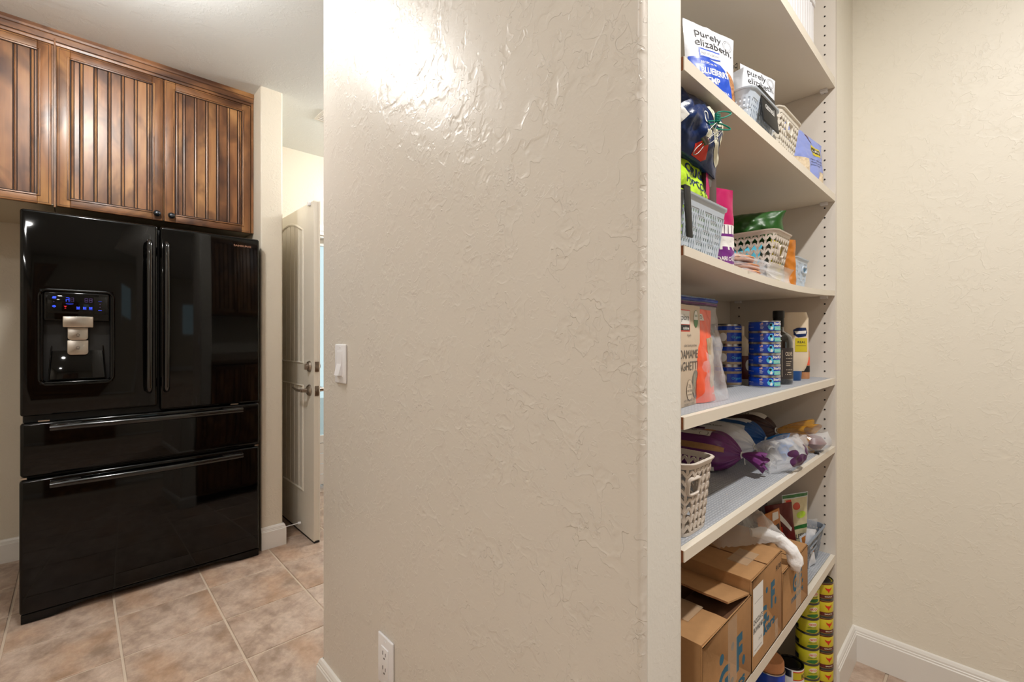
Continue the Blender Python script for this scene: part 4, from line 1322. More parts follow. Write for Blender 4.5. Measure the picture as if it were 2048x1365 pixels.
# flat flexible packets of tortillas in front
for i, (x_, y_, z_, r_, ti, lb) in enumerate(((1.150, .470, .000, 4, 0, 'lowest flat packet of tortillas in clear film on the sagging shelf'), (1.165, .475, .0175, -3, .0, 'middle flat packet of tortillas in clear film on the sagging shelf'), (1.140, .480, .035, 2, 2, 'top flat packet of tortillas in clear film on the sagging shelf'))):
    t = thing('tortilla_packet', lb, 'packet', (x_, y_, z3(x_) + z_ + .001), radians(r_), ry=radians(-ti))
    for q in range(2):
        MB().lathe([(0, 0), (.098, 0), (.1, .0025), (.098, .005), (0, .005)], (-.015, 0, .002 + q * .006), 28).build('tortilla', M['tortilla'], t, smooth=True)
    f = MB()
    for sg in (0, 1):
        f.grid(lambda a, b, sg=sg: ((a - .5) * .27 + .01, (b - .5) * .215, .0005 + sg * .015 * (max(0, 1 - abs(2 * a - 1) ** 8) * max(0, 1 - abs(2 * b - 1) ** 8)) ** .5 + .001 * noise.noise(Vector((a * 20, b * 20, sg * 4 + i)))), 16, 14)
    f.build('film_wrapper', M['film'], t, smooth=True, angle=80)
t = thing('tortilla_packet', 'folded milky plastic wrapper end in front of the beige basket', 'packet', (1.300, .3605, z3(1.3) + .001), radians(0))
f = MB()
f.grid(lambda a, b: (-.10 + .17 * a, -.002 + .012 * sin(b * pi * 1.0) * (1 if b < .5 else 1), .004 + .034 * b - .012 * a * (1 - b) + .002 * noise.noise(Vector((a * 12, b * 9, 2)))), 18, 10)
f.grid(lambda a, b: (-.10 + .17 * a, .010 + .002 * sin(b * 3), .002 + .030 * b + .002 * noise.noise(Vector((a * 12, b * 9, 7)))), 18, 6)
f.build('film_wrapper', M['film2'], t, smooth=True, angle=80)
t, p, S = pouch('amber_packet', 'amber brown packet squeezed beside the small blue basket', 'packet', (1.440, .388, z3(1.44)), radians(-35), M['orangeb'], w=.036, h=.132, d=.022, seed=61, wr=.006, kind='stand')
bk5, _, _ = basket('basket', 'smallest light blue basket at the right end of the sagging shelf', (1.575, .470, z3(1.575) + .0005), 0, .150, .155, .092, M['basketb'], 'weave', taper=.90, rim=.014, hole=[(.135 - .02, .060, .045, .018)])
t, p, S = pouch('blue_packet', 'blue packet inside the smallest blue basket', 'packet', (1.590, .43, z3(1.585) + .004), 0, M['lightblue'], w=.11, h=.075, d=.03, kind='pillow', seed=63, wr=.003)

# ------------------------------------------------------------------ shelf 4
sb = thing('spaghetti_box', 'kraft coloured edamame spaghetti box with an oval window', 'box', (.848, .4275, Z4), radians(5))
MB().box(-.078, .076, -.022, .022, 0, .197).build('carton_body', M['kraft'], sb, bevel=.0008)
S = lambda u, v: (u, -.022, v)
printed(sb, S, [('logo_panel', 'red', [R(-.030, .020, .145, .187)]), ('logo_panel', 'paper', [R(-.028, .018, .159, .185)]), ('logo_panel', 'ink', [R(-.028, .018, .147, .158)]),
                ('seal_mark', 'paper', [ell(.052, .171, .012, .0175)]), ('seal_mark', 'leafgreen', [ring(.052, .171, .012, .0175, .001), P(*[(.052 + .011 * cos(pi + pi * k / 12), .169 + .015 * sin(pi + pi * k / 12)) for k in range(13)])]),
                ('lettering', 'leafgreen', [text_poly('USDA', .052, .175, .006, width=.014, align='CENTER', bold=.02)]),
                ('lettering', 'ink', [text_poly('Explore', .014, .167, .016, width=.055, align='RIGHT', shear=.2)]),
                ('lettering', 'paper', [text_poly('cuisine', .014, .149, .008, width=.030, align='RIGHT', bold=.02)]),
                ('lettering', 'inkgrey', [text_poly('4 pack', .004, .136, .007, width=.022), text_poly('plant based goodness', -.010, .116, .007, width=.066)]),
                ('lettering', 'inkgrey', [text_poly('EDAMAME', .062, .093, .024, width=.106, align='RIGHT'), text_poly('SPAGHETTI', .062, .070, .024, width=.122, align='RIGHT')]),
                ('window', 'glass_dark', [ell(.050, .040, .019, .028)]), ('spaghetti_strand', 'cellar', stroke([(.037, .025), (.043, .060)], .0012) + stroke([(.039, .023), (.048, .062)], .0009) + stroke([(.044, .020), (.052, .055)], .0010)),
                ('seal_mark', 'kraft', [ell(.017, .031, .0155, .0205)]), ('seal_mark', 'inkgrey', [ring(.017, .031, .0155, .0205, .0007)]),
                ('lettering', 'inkgrey', [text_poly('20g', .017, .036, .009, width=.013, align='CENTER'), text_poly('PROTEIN', .017, .027, .007, width=.025, align='CENTER'), text_poly('per 2 oz serving', .017, .021, .005, width=.020, align='CENTER'),
                                          text_poly('NET WT 2.2 LBS (1 kg)', -.012, -.0 + .0065 + .003, .006, width=.055), text_poly('CONTAINS 2 / 1.1 LB BAGS', -.012, .002, .006, width=.055)])], off=.0003, maxlen=.2)
t, p, S = pouch('orange_pack', 'bright orange dried food pack inside the zip bag, nearest the spaghetti box', 'bag', (.952, .425, Z4 + .001), radians(2), M['orange'], 'orange packs in the zip bag', w=.125, h=.192, d=.045, seed=71, wr=.004)
printed(t, S, [('pack_window', 'mush', [P((.004, .028), (.048, .034), (.05, .135), (.006, .130))]), ('print_panel', 'paper', [P((-.06, .168), (.006, .168), (.004, .182), (-.06, .184))]),
               ('lettering', 'ink', [text_poly('DRIED', -.045, .171, .012, width=.046, shear=.3)]), ('lettering', 'paper', [text_poly('organic', .006, .014, .008, width=.045)])], maxlen=.006)
t, p, S = pouch('orange_pack', 'orange dried food pack inside the zip bag, standing behind the first', 'bag', (1.010, .480, Z4 + .001), radians(12), M['orange'], 'orange packs in the zip bag', w=.12, h=.178, d=.045, seed=74, wr=.005)
zb = thing('zip_bag', 'large clear zip bag with a blue and purple seal around the orange packs', 'bag', (.985, .458, Z4 + .001), radians(-2))
P_ = Pouch(w=.25, h=.222, d=.13, seed=81, wr=.008, kind='stand', pinch=.12)
def zp(u, v, side):
    x, y, z = P_.pt(u, v, side)
    # belly at the upper right, tucked under it
    e = 2 * u / P_.w; q = v / P_.h
    x -= .045 * max(0, e) * max(0, 1 - abs(q - .25) / .35)
    return (x, y, z)
m = MB()
m.grid(lambda a, b: zp((a - .5) * .25, b * .222, -1), 26, 28); m.grid(lambda a, b: zp((a - .5) * .25, b * .222, 1), 26, 28)
m.build('bag_film', M['film'], zb, smooth=True, angle=80)
for (h0, r_, mt) in ((.217, .0040, 'royal'), (.2085, .0022, 'purple'), (.2045, .0013, 'purpled')):
    pts = [zp((k / 20 - .5) * .243, h0, -1) for k in range(21)]
    m = MB().tube([(a, b - .001, c) for a, b, c in pts], r_, 8)
    m.build('seal_strip', M[mt], zb, smooth=True)
m = MB(); m.grid(lambda a, b: ((a - .5) * .26 - .01, .012 * sin(a * 3), .219 + .0105 * b * (1 - .5 * a)), 16, 3); m.build('seal_strip', M['film_blue'], zb, smooth=True)

def can(name, label, cat, loc, r, h, mat, rz=0.0, group=None, ridge=False, rim='tin', lid='tin'):
    t = thing(name, label, cat, loc, rz, group)
    e = .0022
    MB().lathe([(r - .0006, .003), (r, .004), (r, h - .004), (r - .0006, h - .003)], n=40).build('can_label', mat, t, smooth=True)
    MB().lathe([(0, .0015), (r - .003, .0015), (r - .002, 0), (r + .0004, 0), (r + .0006, .0030), (r - .001, .0038)], n=40).build('bottom_rim', M[rim], t, smooth=True)
    MB().lathe([(r - .001, h - .0038), (r + .0006, h - .003), (r + .0004, h), (r - .002, h), (r - .003, h - .003), (r * .8, h - .003), (r * .78, h - .0022), (0, h - .0022)], n=40).build('lid', M[lid], t, smooth=True)
    S = lambda u, v: ((r + 0) * sin(u / r), -(r + 0) * cos(u / r), v)
    return t, S

# six stacked tuna cans
names = ['lowest', 'second', 'third', 'fourth', 'fifth', 'topmost']
TX, TY, TR, TH = 1.362, .4285, .0385, .0297
tuna0 = None
for i in range(6):
    lb = names[i] + (' from the bottom' if 0 < i < 5 else '') + ' blue tuna can in the stack on the fourth shelf'
    if tuna0 is None:
        t, S = can('tuna_can', lb, 'can', (TX, TY, Z4 + TH * i), TR, TH, M['canblue'], radians(-54), 'stacked tuna cans')
        it = [('swatch', 'mint', [R(.012, .040, .0045, .0150)]),
              ('dolphin_mark', 'lightblue', [P((-.004, .009), (.001, .006), (.008, .0055), (.011, .012), (.010, .018), (.006, .0235), (.000, .024), (-.002, .019), (-.006, .015))]),
              ('dolphin_mark', 'paper', [P((.001, .007), (.006, .006), (.008, .011), (.005, .015), (.002, .012))]),
              ('dolphin_mark', 'navyd', [P((-.001, .016), (.004, .015), (.006, .020), (.003, .0225), (-.001, .021))]),
              ('flag_mark', 'paper', [R(-.024, -.0165, .0195, .0245)]), ('flag_mark', 'red', [R(-.0205, -.0165, .0222, .0232), R(-.024, -.0165, .0200, .0210)]), ('flag_mark', 'royal', [R(-.024, -.0205, .0222, .0245)]),
              ('lettering', 'paper', [text_poly('StarKist', .0095, .0190, .0095, width=.034, bold=.03, shear=.1), text_poly('Chunk Light', .014, .008, .006, width=.026), text_poly('WILD', -.0235, .0150, .0035, width=.006, bold=.02), text_poly('CAUGHT', -.0235, .0115, .0035, width=.009, bold=.02), text_poly('TUNA', -.0235, .008, .0035, width=.007, bold=.02),
                                       text_poly('NUTRITION FACTS', -.058, .012, .0030, width=.018)])]
        printed(t, S, it, off=.0002, maxlen=.006)
        tuna0 = t
    else:
        t = copy_tree(tuna0, None, lb); t.location = (TX + random.uniform(-.0012, .0012), TY, Z4 + TH * i); t.rotation_euler.z = radians(-54 + random.uniform(-2.5, 2.5))

# jars with mushroom picture and blue labels
names3 = ['bottom', 'middle', 'top']
j0 = None
for i in range(3):
    lb = names3[i] + ' can of the three with blue lids behind the zip bag'
    loc = (1.330, .512, Z4 + .0566 * i)
    if j0 is None:
        t, S = can('mushroom_can', lb, 'can', loc, .0345, .0562, M['mush'], radians(-64), 'stacked mushroom cans')
        printed(t, S, [('print_panel', 'canblue', [R(-.10, .10, .0405, .0515)]), ('print_panel', 'canblue', [R(-.006, .052, .010, .034)]), ('print_panel', 'paper', [ell(-.016, .022, .010, .012)]),
                       ('lettering', 'lightblue', [text_poly('Organic', .006, .0185, .010, width=.030)]), ('lettering', 'paper', [text_poly('MUSHROOMS', .016, .044, .005, width=.022, bold=.02)])], off=.0002, maxlen=.006)
        j0 = t
    else:
        t = copy_tree(j0, None, lb); t.location = loc
t = thing('spice_jar', 'jar with a glossy black lid behind the blue lidded cans', 'jar', (1.452, .585, Z4))
MB().lathe([(0, 0), (.027, 0), (.028, .004), (.028, .148), (.022, .155), (0, .155)], n=28).build('jar_body', M['glass_dark'], t, smooth=True)
MB().lathe([(0, .155), (.026, .155), (.0265, .158), (.0265, .172), (.024, .176), (0, .176)], n=28).build('lid', M['black'], t, smooth=True)
t = thing('powder_bottle', 'cream and maroon bottle half hidden between the blue can stacks', 'bottle', (1.578, .575, Z4))
MB().lathe([(0, 0), (.034, 0), (.036, .004), (.036, .075)], n=28).build('lower_label', M['maroon'], t, smooth=True)
MB().lathe([(.036, .075), (.036, .10), (.030, .125), (.018, .14), (.018, .17), (0, .17)], n=28).build('upper_body', M['mayo'], t, smooth=True)
S = lambda u, v: (.036 * sin(u / .036), -.036 * cos(u / .036), v)
surf_mesh('print_panel', [ell(-.010, .045, .012, .018)], S, M['paper'], t, .0004, .006)

# dark vinegar bottle
bt = thing('vinegar_bottle', 'dark glass vinegar bottle with a black cap right of the tuna stack', 'bottle', (1.482, .428, Z4), radians(-62))
MB().lathe([(0, 0), (.034, 0), (.0365, .004), (.0365, .118), (.034, .134), (.026, .146), (.0145, .152), (.0125, .160), (.0125, .186), (0, .186)], n=40).build('bottle_body', M['glass_dark'], bt, smooth=True, angle=60)
MB().lathe([(.0130, .164), (.0142, .165), (.0142, .190), (.0150, .1905), (.0150, .209), (.0138, .2115), (0, .2115)], n=28).build('cap', M['blackm'], bt, smooth=True)
S = lambda u, v: (.0366 * sin(u / .0366), -.0366 * cos(u / .0366), v)
printed(bt, S, [('label', 'labeld', [R(-.004, .045, .016, .104)]), ('lettering', 'mayo', [R(.001, .0017, .022, .098), text_poly('OLIVE', .010, .082, .016, width=.024), R(.012, .034, .073, .0755), R(.012, .030, .064, .0655), R(.012, .026, .058, .0595), R(.012, .026, .053, .0545), R(.012, .034, .041, .043), R(.016, .03, .034, .0355), R(.010, .032, .028, .030)])], off=.0002, maxlen=.006)

mb_ = thing('mayonnaise_bottle', 'cream squeeze bottle standing on its blue cap with a navy badge', 'bottle', (1.630, .432, Z4), radians(-58))
m = MB()
def mayo_(a, b):
    q = 2 * pi * a; z = .030 + .182 * b
    wx = .043 * (.72 + .28 * min(1, b * 5) ** .6) * (1 if b < .9 else 1 - (b - .9) * 1.2); wy = .028 * (.8 + .2 * min(1, b * 5)) * (1 if b < .9 else 1 - (b - .9) * 1.6)
    c, s_ = cos(q), sin(q)
    return (wx * abs(c) ** .75 * (1 if c > 0 else -1), wy * abs(s_) ** .75 * (1 if s_ > 0 else -1), z)
m.grid(mayo_, 36, 20, wrap=True); k = 36
vs = [mayo_(i / 36, 1) for i in range(36)]; m.add(vs, [tuple(range(36))])
m.build('bottle_body', M['mayo'], mb_, smooth=True, angle=60)
MB().lathe([(0, 0), (.022, 0), (.024, .003), (.026, .030), (0, .030)], n=28).build('cap', M['capblue'], mb_, smooth=True)
def Sm(u, v):
    q = max(-.98, min(.98, u / .043)); w_ = .028 * (1 - abs(q) ** 2.667) ** .375
    return (u, -w_, v)
printed(mb_, Sm, [('badge', 'navy', [P((-.006, .158), (.006, .164), (.030, .164), (.034, .15), (.030, .138), (.008, .134), (-.005, .142))]), ('badge', 'paper', [P((-.003, .153), (.031, .155), (.030, .146), (.002, .144))]),
                  ('print_panel', 'yellow', [R(-.001, .034, .090, .132)]), ('lettering', 'navyd', [text_poly('REAL', .006, .116, .010, width=.022, bold=.02), R(.002, .030, .108, .109)]), ('lettering', 'capblue', [text_poly('MAYO', -.010, .100, .009, width=.034, rot=pi / 2)])], off=.0006, maxlen=.005)
sb_ = thing('sauce_bottle', 'small brown sauce bottle with an orange cap at the end of the shelf', 'bottle', (1.722, .425, Z4))
MB().lathe([(0, 0), (.017, 0), (.018, .003), (.018, .085), (.014, .10), (.012, .112), (0, .112)], n=24).build('bottle_body', M['tortilla'], sb_, smooth=True)
MB().lathe([(.0185, .022), (.0185, .042)], n=24).build('label_band', M['ink'], sb_, smooth=True)
MB().lathe([(.0185, .045), (.0185, .070)], n=24).build('label_band', M['orange'], sb_, smooth=True)
MB().lathe([(0, .112), (.0135, .112), (.0135, .135), (.010, .140), (0, .140)], n=20).build('cap', M['redbrown'], sb_, smooth=True)

# ------------------------------------------------------------------ shelf 5
bk6, ptb, LL = basket('basket', 'beige open-weave basket standing empty-topped beside the bread', (.830, .364 + .135, Z5 + .0005), 0, .108, .270, .134, M['basketg'], 'ywave', taper=.90, rim=.010, r=.022, hole=[(.030 + .008, .092, .034, .030)])
t, p, S = pouch('clear_packet', 'clear packet of dark sachets lying inside the beige basket', 'packet', (.826, .50, Z5 + .006), radians(-88), M['film'], w=.20, h=.10, d=.05, kind='pillow', seed=90, wr=.006)
MB().box(-.085, .085, -.012, .014, .005, .075).build('sachet', M['blackm'], t, bevel=.01)

def loaf(label, loc, rz, L, r, mat, tuftmat, seed, tuft=.07, strip=True, flare=.042, up=.0, bend=0.0, squash=.92, tie='paper'):
    """bread bag: rounded loaf along local y, gathered at the front (-y) and flaring into a tuft"""
    t = thing('bread_bag', label, 'bread', loc, rz, 'bagged loaves on the fifth shelf')
    m = MB()
    def body(a, b):
        q = 2 * pi * a + pi / 2; y = L * (1 - b)
        k = min(1.0, (b * L / (r * .5))) if b * L < r * .5 else 1.0
        k = sqrt(max(0, 1 - (1 - k) ** 2)) if k < 1 else 1.0
        nb = (1 - b) * L
        g = min(1, nb / (r * 1.25)); g = (sin(g * pi / 2)) ** .8 * .90 + .10
        rr_ = r * min(k, 1) * g
        c, s_ = cos(q), sin(q)
        sx = abs(c) ** .72 * (1 if c > 0 else -1); sz = abs(s_) ** .72 * (1 if s_ > 0 else -1)
        wrk = (1 - min(1, nb / (r * 2.2))) * r * .07 * sin(q * 11 + seed) + .0025 * noise.noise(Vector((c * 2 + seed, s_ * 2, y * 22)))
        zc = r * squash + up * (1 - min(1, nb / (r * 2)))
        return ((rr_ + wrk) * sx, y, zc + (rr_ + wrk) * squash * sz)
    m.grid(body, 56, 34, wrap=True)
    m.build('bag_body', mat, t, smooth=True, angle=80)
    zc = r * squash + up
    m = MB()
    def tf(a, b):
        q = 2 * pi * a; rr_ = r * .10 + (flare - r * .1) * b ** .8
        rr_ *= 1 + .22 * sin(q * 6 + seed) * b + .08 * sin(q * 13 + seed * 2) * b
        return (rr_ * cos(q) + bend * b, -.004 - tuft * b * (1 + .10 * sin(q * 5 + seed)), zc + rr_ * sin(q) * .9 - .012 * b * b)
    m.grid(tf, 60, 10, wrap=True)
    m.build('gathered_end', tuftmat, t, smooth=True, angle=80)
    m = MB().tube([(r * .13 * cos(2 * pi * k / 14), -.001, zc + r * .13 * sin(2 * pi * k / 14)) for k in range(14)], .0017, 6, closed=True)
    m.tube([(r * .13, -.001, zc), (r * .2, -.004, zc - .012), (r * .16, -.006, zc - .026)], .0013, 6)
    m.build('twist_tie', M[tie], t, smooth=True)
    # printable side: u runs along the loaf (0 at the neck), v is the angle around, 0 = left (-x), pi/2 = top
    def S(u, v):
        b = 1 - max(0, min(L, u)) / L
        a = ((pi - v) - pi / 2) / (2 * pi)
        p_ = Vector(body(a % 1.0, b)); c_ = Vector((0, p_.y, r * squash))
        return p_ + (p_ - c_).normalized() * .0012
    return t, S
# prints need a -> outward normal sign; off is added by S itself, so off=0
def lprint(t, S, items, maxlen=.02):
    for i, (nm, mt, polys) in enumerate(items):
        S2 = lambda u, v, i=i: Vector(S(u, v)) + (Vector(S(u, v)) - Vector((0, Vector(S(u, v)).y, .05))).normalized() * (.0004 * i)
        surf_mesh(nm, polys, S2, M[mt], t, 0.0, maxlen)
def LR(u0, u1, v0, v1): return R(u0, u1, v0, v1)
def ltext(txt, u, v, size, width, **k):
    # text reads from the far end to the neck: mirror u
    vs, fs = text_poly(txt, 0, 0, size, width=width, **k)
    return ([(u - a, v + b / .055) for a, b in vs], fs)
t, S = loaf('purple bread bag with white labels and a gathered purple end', (1.262, .452, Z5), radians(3), .228, .056, M['purplel'], M['purplel'], 1, tuft=.050, flare=.024, bend=.006)
lprint(t, S, [('loaf_strip', 'bread', [LR(.030, .226, .12, .42)]), ('print_panel', 'paper', [LR(.068, .225, .95, 1.50), LR(.055, .222, -1.12, -.62)]),
              ('lettering', 'ink', [ltext('BREAD BY ORGANIC', .215, -1.05, .015, .13, bold=.02), ltext('ORGANIC BREAD', .21, 1.30, .014, .10, bold=.01), ring(.086, 1.16, .012, .20, .0015)]),
              ('print_panel', 'orangeb', [LR(.070, .095, 1.5, 1.75)])])
t, S = loaf('white bread bag with small print beside the purple one', (1.385, .462, Z5), radians(2), .222, .056, M['bagwhite'], M['film2'], 4, tuft=.05, flare=.04)
lprint(t, S, [('lettering', 'ink', [ltext('21 WHOLE GRAINS', .20, 1.2, .014, .12, bold=.01)]), ('print_panel', 'purpled', [LR(.12, .2, .5, .9)])])
t, S = loaf('blue and white bread bag with a twisted bright blue end', (1.505, .470, Z5), radians(0), .216, .056, M['bagwhite'], M['film_blue'], 7, tuft=.055, flare=.040)
lprint(t, S, [('print_panel', 'capblue', [LR(.0, .214, .95, 1.25), LR(.0, .045, -.9, 2.0)]), ('lettering', 'ink', [ltext('WHITE DONE RIGHT', .20, 1.45, .014, .12, bold=.01)])])
t, S = loaf('dark brown bread bag with an amber gathered end at the far right', (1.628, .478, Z5), radians(-6), .205, .056, M['brownd'], M['film_amber'], 11, tuft=.085, flare=.052, up=.01, bend=.05)
lprint(t, S, [('print_panel', 'paper', [LR(.03, .2, 1.2, 1.75)]), ('lettering', 'ink', [ltext('GOOD SEED', .18, 1.35, .016, .10, bold=.02)])])
t, p, S = pouch('bagel_bag', 'reddish brown bagel in clear film lying at the right end of the bread shelf', 'bag', (1.690, .392, Z5 + .002), radians(-24), M['film'], w=.14, h=.055, d=.09, kind='pillow', seed=96, wr=.004)
MB().lathe([(0, -.02), (.025, -.018), (.038, 0), (.025, .018), (0, .02)], (0, 0, .026), 24).build('bagel', M['maroon'], t, smooth=True)
t, p, S = pouch('plastic_bag', 'crumpled clear bag with plum blotches hanging over the front of the bread shelf', 'bag', (1.405, .392, Z5 + .002), radians(-6), M['film'], w=.18, h=.085, d=.085, kind='pillow', seed=98, wr=.012)
printed(t, S, [('blotch', 'purpled', [ell(-.01, .030, .040, .018), ell(.035, .052, .020, .014), ell(.04, .022, .020, .014), ell(-.038, .052, .018, .010)])], off=.0007, maxlen=.005)
t, p, S = pouch('plastic_bag', 'empty clear film with a light blue edge behind the plum blotched bag', 'bag', (1.500, .398, Z5 + .002), radians(-14), M['film'], w=.15, h=.070, d=.06, kind='pillow', seed=99, wr=.012)
for (a_, b_, c_) in ((1.700, .385, .4), (1.800, .392, 0)):
    pass
t = thing('plastic_tag', 'tiny black plastic bag tag on the grey liner', 'tag', (1.655, .372, Z5 + .001), radians(20))
MB().prism([(-.011, -.006), (.009, -.007), (.012, .0), (.009, .007), (-.010, .006), (-.006, 0)], 0, .0015).build('tag_body', M['blackm'], t)

# ------------------------------------------------------------------ shelf 6: cartons
def carton(label, x0, x1, y0, y1, z0, z1, rz=0, flaps='open', seed=0):
    cx, cy = (x0 + x1) / 2, (y0 + y1) / 2; w, d, h = x1 - x0, y1 - y0, z1 - z0
    t = thing('cardboard_box', label, 'box', (cx, cy, z0), rz, 'shipping cartons on the sixth shelf')
    th = .004; m = MB()
    X0, X1, Y0, Y1 = -w / 2, w / 2, -d / 2, d / 2
    m.box(X0, X1, Y0, Y0 + th, 0, h); m.box(X0, X1, Y1 - th, Y1, 0, h)
    m.box(X0, X0 + th, Y0, Y1, 0, h); m.box(X1 - th, X1, Y0, Y1, 0, h); m.box(X0, X1, Y0, Y1, 0, th)
    m.build('carton_body', M['board'], t, bevel=.0015, seg=2)
    return t, (X0, X1, Y0, Y1, h, th)
def flap(t, p0, p1, depth, ang, side, mat='board', seed=0, name='flap', skew=0.0, ragged=0.0):
    """flap hinged on p0-p1 (both (x,y,z)); side = +-1 direction in the horizontal normal; ang lifts it"""
    a, b = Vector(p0), Vector(p1); e = (b - a); L = e.length; e.normalize()
    n = Vector((-e.y, e.x, 0)) * side
    n = (n * cos(ang) + Vector((0, 0, 1)) * sin(ang))
    up = e.cross(n) if side > 0 else n.cross(e)
    if up.z < 0: up = -up
    N_ = 14; m = MB(); vs = []
    for i in range(N_ + 1):
        q = i / N_
        dd = depth + ragged * noise.noise(Vector((q * 9, seed, 0)))
        pa = a + e * L * q; pb = pa + n * dd + e * skew * q
        for P0 in (pa, pb):
            vs += [P0 + up * .0035, P0]
    fs = []
    for i in range(N_):
        o = 4 * i
        fs += [(o, o + 2, o + 6, o + 4), (o + 1, o + 5, o + 7, o + 3), (o, o + 4, o + 5, o + 1), (o + 2, o + 3, o + 7, o + 6)]
    fs += [(0, 1, 3, 2), (4 * N_, 4 * N_ + 2, 4 * N_ + 3, 4 * N_ + 1)]
    f = m.add(vs, fs).build(name, M[mat], t)
    m = MB(); vs = []
    for i in range(N_ + 1):
        q = i / N_; dd = depth + ragged * noise.noise(Vector((q * 9, seed, 0)))
        pb = a + e * L * q + n * (dd + .0004) + e * skew * q
        vs += [pb + up * .0037, pb - up * .0002]
    m.add(vs, [(2 * i, 2 * i + 1, 2 * i + 3, 2 * i + 2) for i in range(N_)]).build('torn_edge', M['boardedge'], f)
    return f
zs = z6(.93) + .001
t, (X0, X1, Y0, Y1, h, th) = carton('nearest cardboard box with one flap lifted and blue lettering', .810, 1.052, .3565, .672, zs, .653)
flap(t, (X0, Y0 + .002, h), (X0, Y1, h), .118, radians(-1.5), -1, seed=1, ragged=.003)
flap(t, (X1, Y0 + .004, h), (X1, Y1, h), .120, radians(13), 1, seed=2, ragged=.006)
flap(t, (X0 + .005, Y0 + .002, h - .006), (X1 - .005, Y0 + .002, h - .006), .10, radians(-5), 1, 'boardin', seed=5)
tape = MB().box(X0 + .05, X0 + .118, Y0 + .05, Y0 + .11, h + .0030, h + .0042)
tape.build('tape', M['tape'], t)
S = lambda u, v, Y0=Y0: (u, Y0, v)
printed(t, S, [('lettering', 'inkblue', [text_poly('G.', -.052, .036, .066, width=.075, bold=.05), text_poly('F.', .036, .048, .092, width=.048, bold=.05), ell(-.036, .106, .010, .010), ell(.018, .107, .008, .008), text_poly('makers', -.052, .006, .034, width=.135, bold=.04)]),
               ('tape', 'tape', [R(-.006, .040, .030, h - .004)])], off=.0002, maxlen=.3)
zs = z6(1.16) + .001
t, (X0, X1, Y0, Y1, h, th) = carton('middle cardboard box with a white shipping label', 1.056, 1.262, .3575, .680, zs, .680)
flap(t, (X0, Y0 + .002, h), (X0, Y1, h), .100, radians(-.5), -1, seed=11, ragged=.002)
flap(t, (X1, Y0 + .002, h), (X1, Y1, h), .100, radians(-.5), 1, seed=12, ragged=.002)
MB().box(X0 + .06, X0 + .14, Y0 + .03, Y0 + .075, h + .0030, h + .0042).build('tape', M['tape'], t)
S = lambda u, v, Y0=Y0: (u, Y0, v)
printed(t, S, [('lettering', 'inkblue', [text_poly('G.', -.052, .074, .056, width=.062, bold=.05), text_poly('F.', .022, .094, .078, width=.040, bold=.05), ell(-.006, .145, .007, .007), ell(-.040, .145, .008, .008), text_poly('makers', -.078, .050, .030, width=.128, bold=.04)]),
               ('tape', 'tape', [R(.052, .072, .004, .05)]),
               ('shipping_label', 'paper', [R(-.094, -.031, .033, h - .020)]),
               ('lettering', 'ink', [text_poly('CHOCOLATE', -.092, .098, .016, width=.058, bold=.03), text_poly('BROWNIE MIX', -.092, .080, .016, width=.060, bold=.03), text_poly('24 OZ', -.06, .054, .008, width=.022), text_poly('best if used by', -.085, .040, .005, width=.045), R(-.085, -.035, .144, .1448)]),
               ('lettering', 'ink', [text_poly('9/30', .058, h - .034, .018, width=.038, shear=.2)])], off=.0002, maxlen=.3)
zs = z6(1.38) + .001
t, (X0, X1, Y0, Y1, h, th) = carton('farthest cardboard box with tape over its lettering, under the white wad', 1.270, 1.494, .3575, .660, zs, .622)
flap(t, (X0, Y0 + .002, h), (X0, Y1, h), .110, radians(-.5), -1, seed=21)
flap(t, (X1, Y0 + .002, h), (X1, Y1, h), .110, radians(-.5), 1, seed=22)
S = lambda u, v, Y0=Y0: (u, Y0, v)
printed(t, S, [('lettering', 'inkblue', [text_poly('G.F.', -.028, .060, .058, width=.092, bold=.04), text_poly('makers', -.040, .038, .022, width=.105, bold=.03)]),
               ('tape', 'tape', [R(.0, .045, .004, h - .002)])], off=.0002, maxlen=.3)
# clear bag with a white wad on the boxes
cb_ = thing('plastic_bag', 'loose milky plastic bag resting on the middle cardboard box', 'bag', (1.285, .495, .684), radians(-30))
m = MB()
m.grid(lambda a, b: ((a - .5) * .21 + .01 * noise.noise(Vector((a * 5, b * 5, 1))), (b - .5) * .20, .004 + .085 * (max(0, sin(pi * a)) * max(0, sin(pi * b))) ** .6 * (1 + .5 * noise.noise(Vector((a * 6, b * 6, 3)))) + .010 * abs(noise.noise(Vector((a * 16, b * 16, 9))))), 30, 26)
m.build('bag_film', M['film2'], cb_, smooth=True, angle=80)
wd = thing('tissue_wad', 'bright white plastic wad drooping over the edge of the farthest cardboard box', 'tissue', (1.330, .372, .640))
m = MB()
path = [(-.06, .06, .062), (-.035, .035, .060), (-.015, .010, .048), (-.002, -.018, .025), (.004, -.026, -.005), (.006, -.024, -.030)]
m.tube(path, [.010, .015, .016, .016, .019, .010], 14, flat=1.0)
o = m.build('wad', M['towel'], wd, smooth=True, angle=80)
bm = bmesh.new(); bm.from_mesh(o.data); bmesh.ops.subdivide_edges(bm, edges=bm.edges, cuts=2, use_grid_fill=True)
for v in bm.verts: v.co += Vector((noise.noise(v.co * 60), noise.noise(v.co * 60 + Vector((5, 0, 0))), noise.noise(v.co * 60 + Vector((0, 7, 0))))) * .005
for f in bm.faces: f.smooth = True
bm.to_mesh(o.data); bm.free()

